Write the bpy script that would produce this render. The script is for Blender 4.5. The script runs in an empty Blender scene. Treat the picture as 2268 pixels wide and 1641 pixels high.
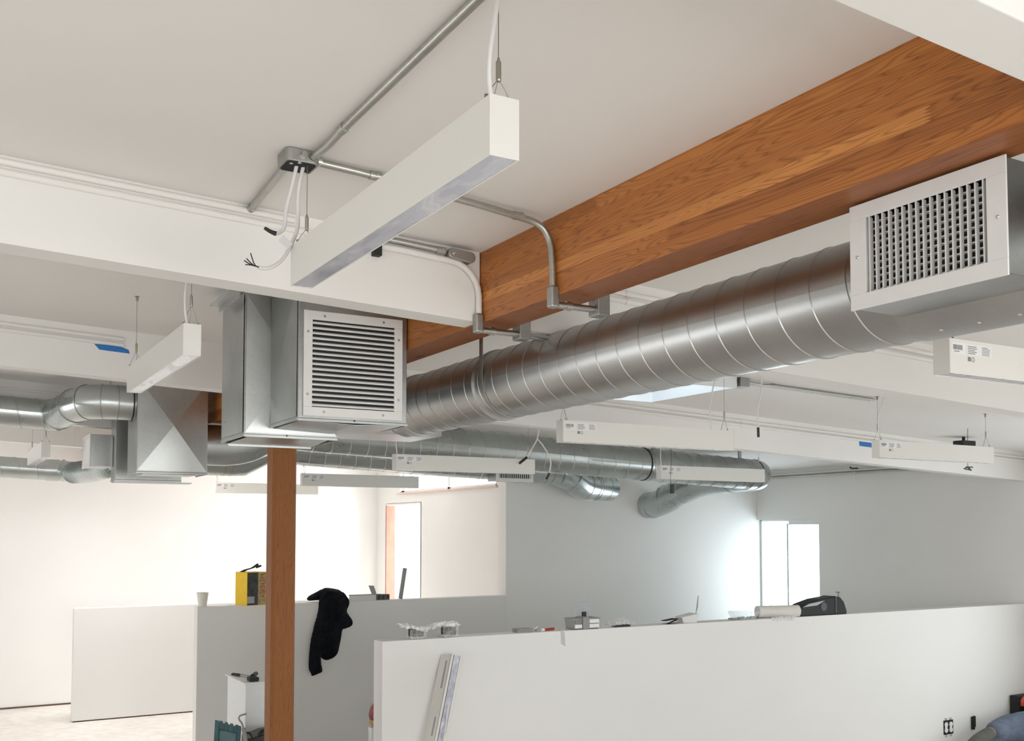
import bpy, bmesh, math, random
from mathutils import Vector, Matrix
random.seed(7)
C = bpy.context.scene.collection
SC = bpy.context.scene
PI = math.pi

# ------------------------------------------------------------------ materials
def new_mat(name):
    m = bpy.data.materials.new(name); m.use_nodes = True
    nt = m.node_tree; b = nt.nodes['Principled BSDF']
    return m, nt, b
def N(nt, t, **kw):
    n = nt.nodes.new(t)
    for k, v in kw.items():
        if k in n.inputs: n.inputs[k].default_value = v
        else: setattr(n, k, v)
    return n
def L(nt, a, b): nt.links.new(a, b)
def ramp(nt, fac, stops):
    r = nt.nodes.new('ShaderNodeValToRGB'); e = r.color_ramp.elements
    while len(e) < len(stops): e.new(0.5)
    for i, (p, c) in enumerate(stops):
        e[i].position = p; e[i].color = (*c, 1)
    L(nt, fac, r.inputs['Fac']); return r
def coords(nt, scale=(1,1,1)):
    t = nt.nodes.new('ShaderNodeTexCoord'); mp = nt.nodes.new('ShaderNodeMapping')
    mp.inputs['Scale'].default_value = scale
    L(nt, t.outputs['Object'], mp.inputs['Vector']); return mp.outputs['Vector']
def bump(nt, b, h, s, d=0.01):
    n = nt.nodes.new('ShaderNodeBump'); n.inputs['Strength'].default_value = s; n.inputs['Distance'].default_value = d
    L(nt, h, n.inputs['Height']); L(nt, n.outputs['Normal'], b.inputs['Normal'])
def plain(name, col, rough=0.5, metal=0.0, var=0.06, scale=20, bmp=0.05, spec=0.5, emit=None):
    m, nt, b = new_mat(name)
    v = coords(nt); n = N(nt, 'ShaderNodeTexNoise', Scale=scale, Detail=4.0); L(nt, v, n.inputs['Vector'])
    lo = tuple(max(0, c*(1-var)) for c in col); hi = tuple(min(1, c*(1+var)) for c in col)
    r = ramp(nt, n.outputs['Fac'], [(0.3, lo), (0.7, hi)])
    L(nt, r.outputs['Color'], b.inputs['Base Color'])
    b.inputs['Roughness'].default_value = rough; b.inputs['Metallic'].default_value = metal
    b.inputs['Specular IOR Level'].default_value = spec
    if bmp: bump(nt, b, n.outputs['Fac'], bmp, 0.002)
    if emit: b.inputs['Emission Color'].default_value = (*emit[0], 1); b.inputs['Emission Strength'].default_value = emit[1]
    return m
def paint(name, col, rough=0.55, spec=0.4):
    m, nt, b = new_mat(name)
    v = coords(nt)
    n1 = N(nt, 'ShaderNodeTexNoise', Scale=0.9, Detail=3.0); L(nt, v, n1.inputs['Vector'])
    n2 = N(nt, 'ShaderNodeTexNoise', Scale=160.0, Detail=3.0); L(nt, v, n2.inputs['Vector'])
    r = ramp(nt, n1.outputs['Fac'], [(0.3, tuple(c*0.975 for c in col)), (0.7, tuple(min(1, c*1.015) for c in col))])
    L(nt, r.outputs['Color'], b.inputs['Base Color'])
    b.inputs['Roughness'].default_value = rough; b.inputs['Specular IOR Level'].default_value = spec
    bump(nt, b, n2.outputs['Fac'], 0.12, 0.001)
    return m
def galvanized(name, col=(0.56, 0.57, 0.56), rough=0.33, spangle=26, axis=None, metal=1.0, sp=0.22):
    m, nt, b = new_mat(name)
    sc = (1, 1, 1) if axis is None else tuple(0.12 if i == axis else 1 for i in range(3))
    v = coords(nt)
    vo = N(nt, 'ShaderNodeTexVoronoi', Scale=float(spangle)); L(nt, v, vo.inputs['Vector'])
    n = N(nt, 'ShaderNodeTexNoise', Scale=3.0, Detail=5.0); L(nt, v, n.inputs['Vector'])
    mixf = N(nt, 'ShaderNodeMath', operation='MULTIPLY_ADD'); 
    L(nt, vo.outputs['Color'], mixf.inputs[0]); mixf.inputs[1].default_value = sp
    L(nt, n.outputs['Fac'], mixf.inputs[2])
    r = ramp(nt, mixf.outputs[0], [(0.35, tuple(c*0.82 for c in col)), (0.95, tuple(min(1, c*1.12) for c in col))])
    L(nt, r.outputs['Color'], b.inputs['Base Color'])
    b.inputs['Metallic'].default_value = metal
    rr = N(nt, 'ShaderNodeMapRange'); rr.inputs['To Min'].default_value = rough*0.85; rr.inputs['To Max'].default_value = rough*1.2
    L(nt, mixf.outputs[0], rr.inputs['Value']); L(nt, rr.outputs['Result'], b.inputs['Roughness'])
    v2 = coords(nt, tuple(s*1.0 for s in sc))
    n3 = N(nt, 'ShaderNodeTexNoise', Scale=90.0 if axis is not None else 8.0, Detail=2.0); L(nt, v2, n3.inputs['Vector'])
    if axis != 0: bump(nt, b, n3.outputs['Fac'], 0.05 if axis == 1 else 0.03, 0.001)
    return m
def glulam(name, along=1, lamz=0.0385, z0=2.59, cols=None):
    """laminated fir: boards stacked in z, grain running along `along`"""
    m, nt, b = new_mat(name)
    t = nt.nodes.new('ShaderNodeTexCoord'); s = nt.nodes.new('ShaderNodeSeparateXYZ'); L(nt, t.outputs['Object'], s.inputs[0])
    ax = ['X', 'Y', 'Z'][along]
    zz = N(nt, 'ShaderNodeMath', operation='DIVIDE'); L(nt, s.outputs['Z'], zz.inputs[0]); zz.inputs[1].default_value = lamz
    fl = N(nt, 'ShaderNodeMath', operation='FLOOR'); L(nt, zz.outputs[0], fl.inputs[0])
    # board pieces along the length, offset per lamination
    off = N(nt, 'ShaderNodeMath', operation='MULTIPLY'); L(nt, fl.outputs[0], off.inputs[0]); off.inputs[1].default_value = 1.37
    # zig-zag finger joint
    zf = N(nt, 'ShaderNodeMath', operation='PINGPONG'); L(nt, zz.outputs[0], zf.inputs[0]); zf.inputs[1].default_value = 0.1
    zf2 = N(nt, 'ShaderNodeMath', operation='MULTIPLY'); L(nt, zf.outputs[0], zf2.inputs[0]); zf2.inputs[1].default_value = 0.22
    y1 = N(nt, 'ShaderNodeMath', operation='ADD'); L(nt, s.outputs[ax], y1.inputs[0]); L(nt, zf2.outputs[0], y1.inputs[1])
    y2 = N(nt, 'ShaderNodeMath', operation='MULTIPLY_ADD'); L(nt, y1.outputs[0], y2.inputs[0]); y2.inputs[1].default_value = 0.42; L(nt, off.outputs[0], y2.inputs[2])
    yf = N(nt, 'ShaderNodeMath', operation='FLOOR'); L(nt, y2.outputs[0], yf.inputs[0])
    cb = nt.nodes.new('ShaderNodeCombineXYZ'); L(nt, fl.outputs[0], cb.inputs[0]); L(nt, yf.outputs[0], cb.inputs[1])
    wn = nt.nodes.new('ShaderNodeTexWhiteNoise'); wn.noise_dimensions = '3D'; L(nt, cb.outputs[0], wn.inputs['Vector'])
    # grain: coordinates stretched along the length, shifted per board, with slow wander
    shift = N(nt, 'ShaderNodeVectorMath', operation='SCALE'); L(nt, wn.outputs['Color'], shift.inputs[0]); shift.inputs['Scale'].default_value = 7.0
    add = N(nt, 'ShaderNodeVectorMath', operation='ADD'); L(nt, t.outputs['Object'], add.inputs[0]); L(nt, shift.outputs[0], add.inputs[1])
    st = [1.0, 1.0, 1.0]; st[along] = 0.07
    mp = nt.nodes.new('ShaderNodeMapping'); mp.inputs['Scale'].default_value = st; L(nt, add.outputs[0], mp.inputs['Vector'])
    nw = N(nt, 'ShaderNodeTexNoise', Scale=13.0, Detail=2.0, Distortion=0.15); L(nt, mp.outputs[0], nw.inputs['Vector'])
    ml = N(nt, 'ShaderNodeMath', operation='MULTIPLY'); L(nt, nw.outputs['Fac'], ml.inputs[0]); ml.inputs[1].default_value = 30.0
    fr = N(nt, 'ShaderNodeMath', operation='FRACT'); L(nt, ml.outputs[0], fr.inputs[0])
    cols = cols or [(0.35, 0.115, 0.022), (0.48, 0.172, 0.034), (0.66, 0.275, 0.070)]
    base = ramp(nt, wn.outputs['Value'], [(0.0, cols[0]), (0.45, cols[1]), (0.8, cols[1]), (1.0, cols[2])])
    gr = ramp(nt, fr.outputs[0], [(0.0, (0.70, 0.64, 0.58)), (0.35, (1.0, 1.0, 1.0)), (0.70, (0.98, 0.95, 0.92)), (1.0, (0.48, 0.38, 0.30))])
    mx = nt.nodes.new('ShaderNodeMix'); mx.data_type = 'RGBA'; mx.blend_type = 'MULTIPLY'; mx.inputs[0].default_value = 0.85 if lamz < 1 else 0.55
    L(nt, base.outputs['Color'], mx.inputs[6]); L(nt, gr.outputs['Color'], mx.inputs[7])
    # knots
    k = N(nt, 'ShaderNodeTexVoronoi', Scale=2.6); kst = [1.0, 1.0, 1.0]; kst[along] = 0.55
    mk = nt.nodes.new('ShaderNodeMapping'); mk.inputs['Scale'].default_value = kst; L(nt, add.outputs[0], mk.inputs['Vector']); L(nt, mk.outputs[0], k.inputs['Vector'])
    kr = ramp(nt, k.outputs['Distance'], [(0.0, (0.28, 0.18, 0.12)), (0.045, (0.42, 0.28, 0.2)), (0.06, (1, 1, 1))])
    mx2 = nt.nodes.new('ShaderNodeMix'); mx2.data_type = 'RGBA'; mx2.blend_type = 'MULTIPLY'; mx2.inputs[0].default_value = 0.9
    L(nt, mx.outputs[2], mx2.inputs[6]); L(nt, kr.outputs['Color'], mx2.inputs[7])
    # glue lines
    fz = N(nt, 'ShaderNodeMath', operation='FRACT'); L(nt, zz.outputs[0], fz.inputs[0])
    gl = ramp(nt, fz.outputs[0], [(0.0, (0.6, 0.5, 0.42)), (0.035, (1, 1, 1)), (0.97, (1, 1, 1)), (1.0, (0.6, 0.5, 0.42))])
    mx3 = nt.nodes.new('ShaderNodeMix'); mx3.data_type = 'RGBA'; mx3.blend_type = 'MULTIPLY'; mx3.inputs[0].default_value = 0.8 if lamz < 1 else 0.0
    L(nt, mx2.outputs[2], mx3.inputs[6]); L(nt, gl.outputs['Color'], mx3.inputs[7])
    L(nt, mx3.outputs[2], b.inputs['Base Color'])
    b.inputs['Roughness'].default_value = 0.42
    bump(nt, b, fr.outputs[0], 0.08, 0.001)
    return m
def concrete(name):
    m, nt, b = new_mat(name)
    v = coords(nt)
    n = N(nt, 'ShaderNodeTexNoise', Scale=1.3, Detail=8.0, Roughness=0.65); L(nt, v, n.inputs['Vector'])
    n2 = N(nt, 'ShaderNodeTexNoise', Scale=9.0, Detail=6.0); L(nt, v, n2.inputs['Vector'])
    r = ramp(nt, n.outputs['Fac'], [(0.3, (0.68, 0.63, 0.59)), (0.5, (0.76, 0.72, 0.68)), (0.72, (0.82, 0.79, 0.76))])
    r2 = ramp(nt, n2.outputs['Fac'], [(0.35, (0.9, 0.89, 0.87)), (0.6, (1, 1, 1))])
    mx = nt.nodes.new('ShaderNodeMix'); mx.data_type = 'RGBA'; mx.blend_type = 'MULTIPLY'; mx.inputs[0].default_value = 1
    L(nt, r.outputs['Color'], mx.inputs[6]); L(nt, r2.outputs['Color'], mx.inputs[7])
    L(nt, mx.outputs[2], b.inputs['Base Color']); b.inputs['Roughness'].default_value = 0.6
    bump(nt, b, n2.outputs['Fac'], 0.15, 0.003)
    return m
def milky(name):
    m, nt, b = new_mat(name)
    v = coords(nt, (6, 1.6, 6)); n = N(nt, 'ShaderNodeTexNoise', Scale=2.2, Detail=1.5, Distortion=1.2); L(nt, v, n.inputs['Vector'])
    r = ramp(nt, n.outputs['Fac'], [(0.40, (0.47, 0.48, 0.56)), (0.46, (0.55, 0.56, 0.63)), (0.60, (0.58, 0.59, 0.66)), (0.64, (0.70, 0.71, 0.75)), (0.70, (0.56, 0.57, 0.64))])
    L(nt, r.outputs['Color'], b.inputs['Base Color'])
    r2 = ramp(nt, n.outputs['Fac'], [(0.42, (0.12, 0.12, 0.12)), (0.62, (0.4, 0.4, 0.4))])
    L(nt, r2.outputs['Color'], b.inputs['Roughness'])
    b.inputs['Coat Weight'].default_value = 0.5; b.inputs['Coat Roughness'].default_value = 0.08
    return m
def glass(name, tint=(1, 1, 1)):
    m, nt, b = new_mat(name)
    b.inputs['Base Color'].default_value = (*tint, 1); b.inputs['Transmission Weight'].default_value = 1
    b.inputs['Roughness'].default_value = 0.02; b.inputs['IOR'].default_value = 1.05
    return m
def film(name, col, alpha, lo=0.5, hi=1.4):
    m, nt, b = new_mat(name)
    v = coords(nt); n = N(nt, 'ShaderNodeTexNoise', Scale=60.0, Detail=3.0); L(nt, v, n.inputs['Vector'])
    r = ramp(nt, n.outputs['Fac'], [(0.35, (alpha*lo,)*3), (0.65, (min(1, alpha*hi),)*3)])
    L(nt, r.outputs['Color'], b.inputs['Alpha'])
    b.inputs['Base Color'].default_value = (*col, 1); b.inputs['Roughness'].default_value = 0.18
    bump(nt, b, n.outputs['Fac'], 0.6, 0.004)
    return m

WALL = paint('wall_paint', (0.79, 0.785, 0.765))
CEIL = paint('ceiling_paint', (0.82, 0.80, 0.77), 0.6)
BEAMW = paint('beam_paint', (0.80, 0.79, 0.765), 0.6)
FLOOR = concrete('concrete_floor')
GLU = glulam('glulam_fir')
POST = glulam('post_fir', along=2, lamz=50.0, cols=[(0.255, 0.088, 0.014), (0.27, 0.094, 0.015), (0.30, 0.105, 0.017)])
POST.node_tree.nodes['Principled BSDF'].inputs['Roughness'].default_value = 0.6
DUCT = galvanized('spiral_galvanized', (0.50, 0.505, 0.495), 0.33, 120, axis=1, sp=0.08)
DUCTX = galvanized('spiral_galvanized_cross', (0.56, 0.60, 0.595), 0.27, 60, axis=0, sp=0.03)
SHEET = galvanized('sheet_galvanized', (0.45, 0.465, 0.455), 0.33, 70, sp=0.15)
EMT = galvanized('conduit_steel', (0.50, 0.50, 0.47), 0.34, 90)
CAST = galvanized('cast_box_steel', (0.42, 0.42, 0.40), 0.42, 60)
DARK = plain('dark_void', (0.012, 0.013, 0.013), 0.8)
GRILLE = plain('grille_enamel', (0.74, 0.735, 0.72), 0.35, var=0.02)
FIX = plain('fixture_enamel', (0.76, 0.75, 0.71), 0.38, var=0.01, scale=3, bmp=0.0)
LENS = milky('fixture_lens')
LABEL = plain('sticker_white', (0.80, 0.80, 0.80), 0.4, var=0.02)
INK = plain('sticker_ink', (0.22, 0.22, 0.22), 0.6)
WIRE = plain('steel_wire', (0.28, 0.26, 0.22), 0.4, metal=0.8)
GRIP = plain('gripper_nickel', (0.40, 0.37, 0.32), 0.35, metal=0.9)
CORD = plain('white_cord', (0.74, 0.73, 0.72), 0.4, var=0.02)
BLACK = plain('black_plastic', (0.02, 0.02, 0.02), 0.45)
TAPE = plain('blue_tape', (0.02, 0.17, 0.50), 0.6, var=0.15, scale=50)
SCREW = plain('screw_steel', (0.62, 0.62, 0.60), 0.25, metal=1.0)
CLOTH = plain('black_cloth', (0.006, 0.007, 0.010), 0.9, var=0.4, scale=30, bmp=0.5, spec=0.15)
YEL = plain('yellow_card', (0.86, 0.56, 0.0), 0.5, var=0.05)
KHAKI = plain('printed_card', (0.42, 0.32, 0.12), 0.55, var=0.35, scale=30)
GREYC = plain('grey_card', (0.36, 0.36, 0.35), 0.6)
RED = plain('red_ink', (0.42, 0.03, 0.02), 0.5)
CUPM = plain('paper_cup', (0.78, 0.75, 0.70), 0.5, var=0.02)
SILL = plain('pinkish_sill', (0.66, 0.50, 0.44), 0.6, var=0.04)
WOODJ = plain('bare_jamb_wood', (0.36, 0.15, 0.105), 0.6, var=0.12, scale=6)
TEAL = plain('teal_plastic', (0.035, 0.11, 0.13), 0.45, var=0.25, scale=12)
TEALI = plain('teal_inside', (0.10, 0.19, 0.21), 0.5, var=0.2, scale=12)
GREY = plain('grey_metal', (0.30, 0.30, 0.29), 0.45, metal=0.3)
DGREY = plain('dark_grey_plastic', (0.022, 0.026, 0.025), 0.6, spec=0.25)
ROLL = plain('paper_roll', (0.72, 0.70, 0.66), 0.6, var=0.03)
BAG = film('clear_bag', (0.78, 0.76, 0.76), 0.33, 0.6, 1.3)
BUBBLE = film('white_wrap', (0.88, 0.88, 0.88), 0.97, 0.95, 1.03)
SHIRT = plain('blue_grey_shirt', (0.125, 0.155, 0.215), 0.9, var=0.2, scale=18, bmp=0.4)
SKIN = plain('skin', (0.28, 0.19, 0.14), 0.6, var=0.08)
SLEEVE = plain('olive_sleeve', (0.105, 0.11, 0.095), 0.9, var=0.15, scale=25)
JEANS = plain('dark_jeans', (0.05, 0.06, 0.09), 0.9)
HAIR = plain('dark_hair', (0.03, 0.022, 0.018), 0.7)
GLASS = glass('window_glass')
FRAMEW = plain('window_vinyl', (0.78, 0.80, 0.80), 0.4, var=0.02)
FRAMEG = plain('window_aluminium', (0.42, 0.46, 0.48), 0.35, metal=0.5)
SKYL = paint('shaft_paint', (0.80, 0.83, 0.85))
PAINTC = paint('painted_conduit', (0.79, 0.77, 0.74))

# ------------------------------------------------------------------ geometry helpers
class MB:
    def __init__(s): s.v = []; s.f = []; s.m = []
    def add(s, vs, fs, mi=0):
        k = len(s.v); s.v += [Vector(p) for p in vs]; s.f += [tuple(i+k for i in f) for f in fs]; s.m += [mi]*len(fs); return s
    def hexa(s, p, mi=0):      # p: bottom ring 0-3, top ring 4-7
        return s.add(p, [(0,3,2,1), (4,5,6,7), (0,1,5,4), (1,2,6,5), (2,3,7,6), (3,0,4,7)], mi)
    def box(s, x0, x1, y0, y1, z0, z1, mi=0):
        return s.hexa([(x0,y0,z0),(x1,y0,z0),(x1,y1,z0),(x0,y1,z0),(x0,y0,z1),(x1,y0,z1),(x1,y1,z1),(x0,y1,z1)], mi)
    def frame(s, d):
        d = Vector(d).normalized(); u = d.cross(Vector((0,0,1)))
        if u.length < 1e-3: u = Vector((1,0,0))
        u.normalize(); return d, u, d.cross(u)
    def rings(s, rs, n, caps=True, mi=0, closed=False):
        k = len(s.v)
        for r in rs: s.v += r
        for i in range(len(rs)-1):
            for j in range(n):
                a = k+i*n+j; b = k+i*n+(j+1) % n
                s.f.append((a, b, b+n, a+n)); s.m.append(mi)
        if caps:
            s.f.append(tuple(k+j for j in range(n))[::-1]); s.m.append(mi)
            s.f.append(tuple(k+(len(rs)-1)*n+j for j in range(n))); s.m.append(mi)
        return s
    def cyl(s, p, q, r, r2=None, n=16, caps=True, mi=0):
        p = Vector(p); q = Vector(q); d, u, w = s.frame(q-p); r2 = r if r2 is None else r2
        ring = lambda c, rr: [c + (u*math.cos(2*PI*j/n) + w*math.sin(2*PI*j/n))*rr for j in range(n)]
        return s.rings([ring(p, r), ring(q, r2)], n, caps, mi)
    def tube(s, pts, r, n=10, mi=0, smooth=0, flat=1.0):
        pts = [Vector(p) for p in pts]
        for _ in range(smooth):
            q = [pts[0]]
            for a, b in zip(pts, pts[1:]): q += [a*0.75+b*0.25, a*0.25+b*0.75]
            q.append(pts[-1]); pts = q
        rr = r if callable(r) else (lambda t: r)
        d, u, w = s.frame(pts[1]-pts[0]); rs = []
        for i, p in enumerate(pts):
            if i == 0: t = pts[1]-p
            elif i == len(pts)-1: t = p-pts[-2]
            else: t = (pts[i+1]-p).normalized() + (p-pts[i-1]).normalized()
            if t.length < 1e-9: t = d
            t = t.normalized(); u = (u - t*u.dot(t)).normalized(); w = t.cross(u)
            R = rr(i/(len(pts)-1))
            rs.append([p + u*math.cos(2*PI*j/n)*R + w*math.sin(2*PI*j/n)*R*flat for j in range(n)])
        return s.rings(rs, n, True, mi)
    def lathe(s, c, prof, n=20, mi=0, axis=2):
        c = Vector(c); rs = []
        for r, h in prof:
            ring = []
            for j in range(n):
                a = 2*PI*j/n; v = [r*math.cos(a), r*math.sin(a), h]
                if axis == 0: v = [h, r*math.cos(a), r*math.sin(a)]
                if axis == 1: v = [r*math.cos(a), h, r*math.sin(a)]
                ring.append(c+Vector(v))
            rs.append(ring)
        return s.rings(rs, n, True, mi)
    def prism(s, poly, d, mi=0):     # poly: list of 3d points, d: extrusion vector
        n = len(poly); a = [Vector(p) for p in poly]; b = [p+Vector(d) for p in a]
        return s.add(a+b, [tuple(range(n))[::-1], tuple(range(n, 2*n))] + [(i, (i+1) % n, (i+1) % n+n, i+n) for i in range(n)], mi)
    def rot(s, M, c=(0,0,0), start=0):
        c = Vector(c)
        for i in range(start, len(s.v)): s.v[i] = M @ (s.v[i]-c) + c
        return s
ORG = {}
def rings_of(name, specs, r, hw, mat, parent, n=44):
    for p, d in specs:
        p = Vector(p); d = Vector(d).normalized(); m = MB(); m.cyl(p-d*hw, p+d*hw, r, n=n); obj(name, m, mat, parent, smooth=True)
def put(o, loc, s=1.0):
    o.location = loc; o.scale = (s, s, s)
def obj(name, mb, mats, parent=None, bevel=0.0, smooth=False, label=None, seg=2, subsurf=0):
    if not isinstance(mats, (list, tuple)): mats = [mats]
    if parent is not None: org = ORG[parent.name]
    else:
        xs = [v.x for v in mb.v]; ys = [v.y for v in mb.v]; zs = [v.z for v in mb.v]
        org = Vector(((min(xs)+max(xs))/2, (min(ys)+max(ys))/2, min(zs)))
    me = bpy.data.meshes.new(name)
    me.from_pydata([tuple(v-org) for v in mb.v], [], mb.f)
    for m in mats: me.materials.append(m)
    for p, mi in zip(me.polygons, mb.m): p.material_index = mi
    bm = bmesh.new(); bm.from_mesh(me); bmesh.ops.recalc_face_normals(bm, faces=bm.faces); bm.to_mesh(me); bm.free()
    if smooth:
        for p in me.polygons: p.use_smooth = True
        me.set_sharp_from_angle(angle=math.radians(38))
    me.update()
    o = bpy.data.objects.new(name, me); C.objects.link(o)
    if bevel:
        md = o.modifiers.new('bevel', 'BEVEL'); md.width = bevel; md.segments = seg; md.limit_method = 'ANGLE'
    if subsurf:
        md = o.modifiers.new('sub', 'SUBSURF'); md.levels = subsurf; md.render_levels = subsurf
    if parent is not None: o.parent = parent
    else: o.location = org
    ORG[o.name] = org
    if label: o['label'] = label
    return o
def tag(o, label=None, cat=None, group=None, kind=None):
    if label: o['label'] = label
    if cat: o['category'] = cat
    if group: o['group'] = group
    if kind: o['kind'] = kind
    return o
def thing(name, loc, label, cat, group=None):
    o = bpy.data.objects.new(name, None); C.objects.link(o); o.location = loc; o.empty_display_size = 0.1
    ORG[o.name] = Vector(loc); return tag(o, label, cat, group)
def struct(name, mb, m, label=None, **kw):
    return tag(obj(name, mb, m, **kw), label, kind='structure')

G = -0.353      # floor level in the working frame; the whole scene is lifted by 0.353 m at the end
cz = lambda x: 2.865-0.0455*(x-1.84)      # ceiling underside, the roof falls towards +x
bz = lambda x: 2.594-0.0455*(x-1.84)      # painted beams' underside

# ------------------------------------------------------------------ the room
XL, XR, YB, YF = -4.2, 9.165, -2.6, 13.73
m = MB(); m.box(XL-0.2, 6.0, YB-0.2, YF+0.2, G-0.2, G); m.box(6.0, XR+0.2, YB-0.2, 9.9, G-0.2, G)
struct('floor', m, FLOOR, 'bare pale concrete floor with trowel stains')
# ceiling with the skylight opening
SX0, SX1, SY0, SY1 = 3.35, 4.36, 4.80, 5.62
def ceil_slab(m, x0, x1, y0, y1, t=0.12):
    m.hexa([(x0,y0,cz(x0)),(x1,y0,cz(x1)),(x1,y1,cz(x1)),(x0,y1,cz(x0)),(x0,y0,cz(x0)+t),(x1,y0,cz(x1)+t),(x1,y1,cz(x1)+t),(x0,y1,cz(x0)+t)])
m = MB()
BX0, BX1, BY0, BY1 = 1.3, 2.6, 11.2, 12.2  # ceiling hole for the added skylight over the back room
ceil_slab(m, XL-0.2, BX0, YB-0.2, YF+0.2); ceil_slab(m, BX0, BX1, YB-0.2, BY0); ceil_slab(m, BX0, BX1, BY1, YF+0.2); ceil_slab(m, BX1, SX0, YB-0.2, YF+0.2); ceil_slab(m, SX0, SX1, YB-0.2, SY0); ceil_slab(m, SX0, SX1, SY1, YF+0.2)
ceil_slab(m, SX1, 5.9, YB-0.2, YF+0.2); ceil_slab(m, 5.9, XR+0.2, YB-0.2, 9.9)
struct('ceiling', m, CEIL, 'painted warm grey ceiling panels between the roof beams')
# skylight shaft hanging a little below the ceiling
m = MB(); zb = 2.68; t = 0.02
for (x0, x1, y0, y1) in ((SX0-t, SX1+t, SY0-t, SY0), (SX0-t, SX1+t, SY1, SY1+t), (SX0-t, SX0, SY0, SY1), (SX1, SX1+t, SY0, SY1)):
    m.box(x0, x1, y0, y1, zb, 3.35)
w3 = struct('window_3', m, SKYL, 'white skylight shaft that drops below the ceiling behind the big duct')
m = MB(); m.box(SX0-t, SX1+t, SY0-t, SY1+t, 3.35, 3.36); obj('skylight_pane', m, GLASS, w3)

m = MB()
for (x0, x1, y0, y1) in ((BX0-t, BX1+t, BY0-t, BY0), (BX0-t, BX1+t, BY1, BY1+t), (BX0-t, BX0, BY0, BY1), (BX1, BX1+t, BY0, BY1)):
    m.box(x0, x1, y0, y1, cz(BX0)+0.005, 3.35)
w4 = struct('added_skylight', m, SKYL, 'added skylight shaft that brightens the back room')  # hidden skylight, added only to brighten the back room
m = MB(); m.box(BX0-t, BX1+t, BY0-t, BY1+t, 3.35, 3.36); obj('skylight_pane', m, GLASS, w4)

def wall(name, boxes, label, mat=WALL):
    m = MB()
    for b in boxes: m.box(*b)
    return struct(name, m, mat, label)
T = 0.18
# wall behind the camera, with two wide openings to daylight
wall('wall_behind', [(XL-T, -3.6, YB-T, YB, G, 3.3), (-0.4, 0.6, YB-T, YB, G, 3.3), (4.6, XR+T, YB-T, YB, G, 3.3),
     (-3.6, -0.4, YB-T, YB, G, 0.45), (0.6, 4.6, YB-T, YB, G, 0.45), (-3.6, -0.4, YB-T, YB, 2.3, 3.3), (0.6, 4.6, YB-T, YB, 2.3, 3.3)],
     'white wall behind the viewer with two wide window openings')
wall('wall_left', [(XL-T, XL, YB, -1.8, G, 3.3), (XL-T, XL, 1.6, 7.6, G, 3.3), (XL-T, XL, 12.2, YF, G, 3.3), (XL-T, XL, 7.6, 12.2, G, 0.2), (XL-T, XL, 7.6, 12.2, 2.2, 3.3), (XL-T, XL, -1.8, 1.6, G, 0.5), (XL-T, XL, -1.8, 1.6, 2.3, 3.3)],
     'white wall on the left with two wide window openings')
wall('wall_rear', [(XL, 5.86, YF, YF+T, G+0.014, 3.3)], 'white far end wall, brightest behind the timber post')
# side wall of the back room: high window strip and doorway
X1 = 5.68; W = 0.12
wall('wall_side', [(X1, X1+W, 9.83, 12.24, G, 2.30), (X1, X1+W, 12.24, 13.40, 2.155, 2.30), (X1, X1+W, 13.40, YF, G, 2.30),
     (X1, X1+W, 9.83, 10.19, 2.30, 2.9), (X1, X1+W, 12.93, YF, 2.30, 2.9), (X1, X1+W, 10.19, 12.93, 2.64, 2.9)],
     'white side wall of the back room with a high window strip and a doorway')
w2 = thing('window_2', (X1, 11.5, 2.30), 'long high window strip close under the ceiling of the back room', None); w2['kind'] = 'structure'
m = MB()
for y in (10.21, 11.38+0.07, 12.86): m.box(X1+0.02, X1+0.09, y-0.035, y+0.04, 2.30, 2.64)
m.box(X1+0.02, X1+0.09, 10.19, 12.93, 2.30, 2.33); m.box(X1+0.02, X1+0.09, 10.19, 12.93, 2.61, 2.64)
obj('window_frame', m, FRAMEW, w2, bevel=0.004)
m = MB(); m.box(X1+0.05, X1+0.056, 10.2, 12.92, 2.32, 2.62); obj('window_pane', m, GLASS, w2)
m = MB(); m.box(X1-0.03, X1+0.1, 10.15, 12.97, 2.275, 2.30); obj('window_sill', m, SILL, w2, bevel=0.003)
d1 = thing('door_1', (X1, 12.8, G), 'open doorway to daylight with a bare orange wood jamb', None); d1['kind'] = 'structure'
m = MB(); m.box(X1-0.005, X1+W+0.01, 13.375, 13.405, G, 2.135); obj('door_jamb', m, WOODJ, d1, bevel=0.002)
m = MB(); m.box(X1-0.0, X1+W, 12.22, 12.25, G, 2.135); obj('door_side', m, WALL, d1)
m = MB(); m.box(X1, X1+W, 12.22, 13.40, 2.13, 2.16); obj('door_head', m, WALL, d1)
# far grey wall with full height, window wall
wall('wall_far', [(5.50, XR, 9.66, 9.83, G, 3.0)], 'grey looking full height wall that the far ducts end in')
WY0, WY1, WZ0, WZ1 = 8.635, 9.66, 0.30, 1.917
wall('wall_right', [(XR, XR+T, YB, 1.6, G, 3.0), (XR, XR+T, 5.2, WY0, G, 3.0), (XR, XR+T, 1.6, 5.2, G, 0.2), (XR, XR+T, 1.6, 5.2, 2.0, 3.0), (XR, XR+T, WY1, 9.83, G, 3.0), (XR, XR+T, WY0, WY1, G, WZ0), (XR, XR+T, WY0, WY1, WZ1, 3.0)],
     'plain white wall on the right with one tall bright window at its far corner')
w1 = thing('window_1', (XR, 9.15, WZ0), 'tall two part window glowing white in the far right corner', None); w1['kind'] = 'structure'
m = MB(); fx0, fx1 = XR+0.05, XR+0.10
m.box(fx0, fx1, WY0, WY0+0.02, WZ0, WZ1); m.box(fx0, fx1, WY1-0.03, WY1, WZ0, WZ1); m.box(fx0, fx1, WY0, WY1, WZ0, WZ0+0.04)
m.box(fx0, fx1, WY0, WY1, WZ1-0.02, WZ1); m.box(fx0-0.02, fx1, WY0, 9.15, WZ1-0.06, WZ1)
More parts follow.
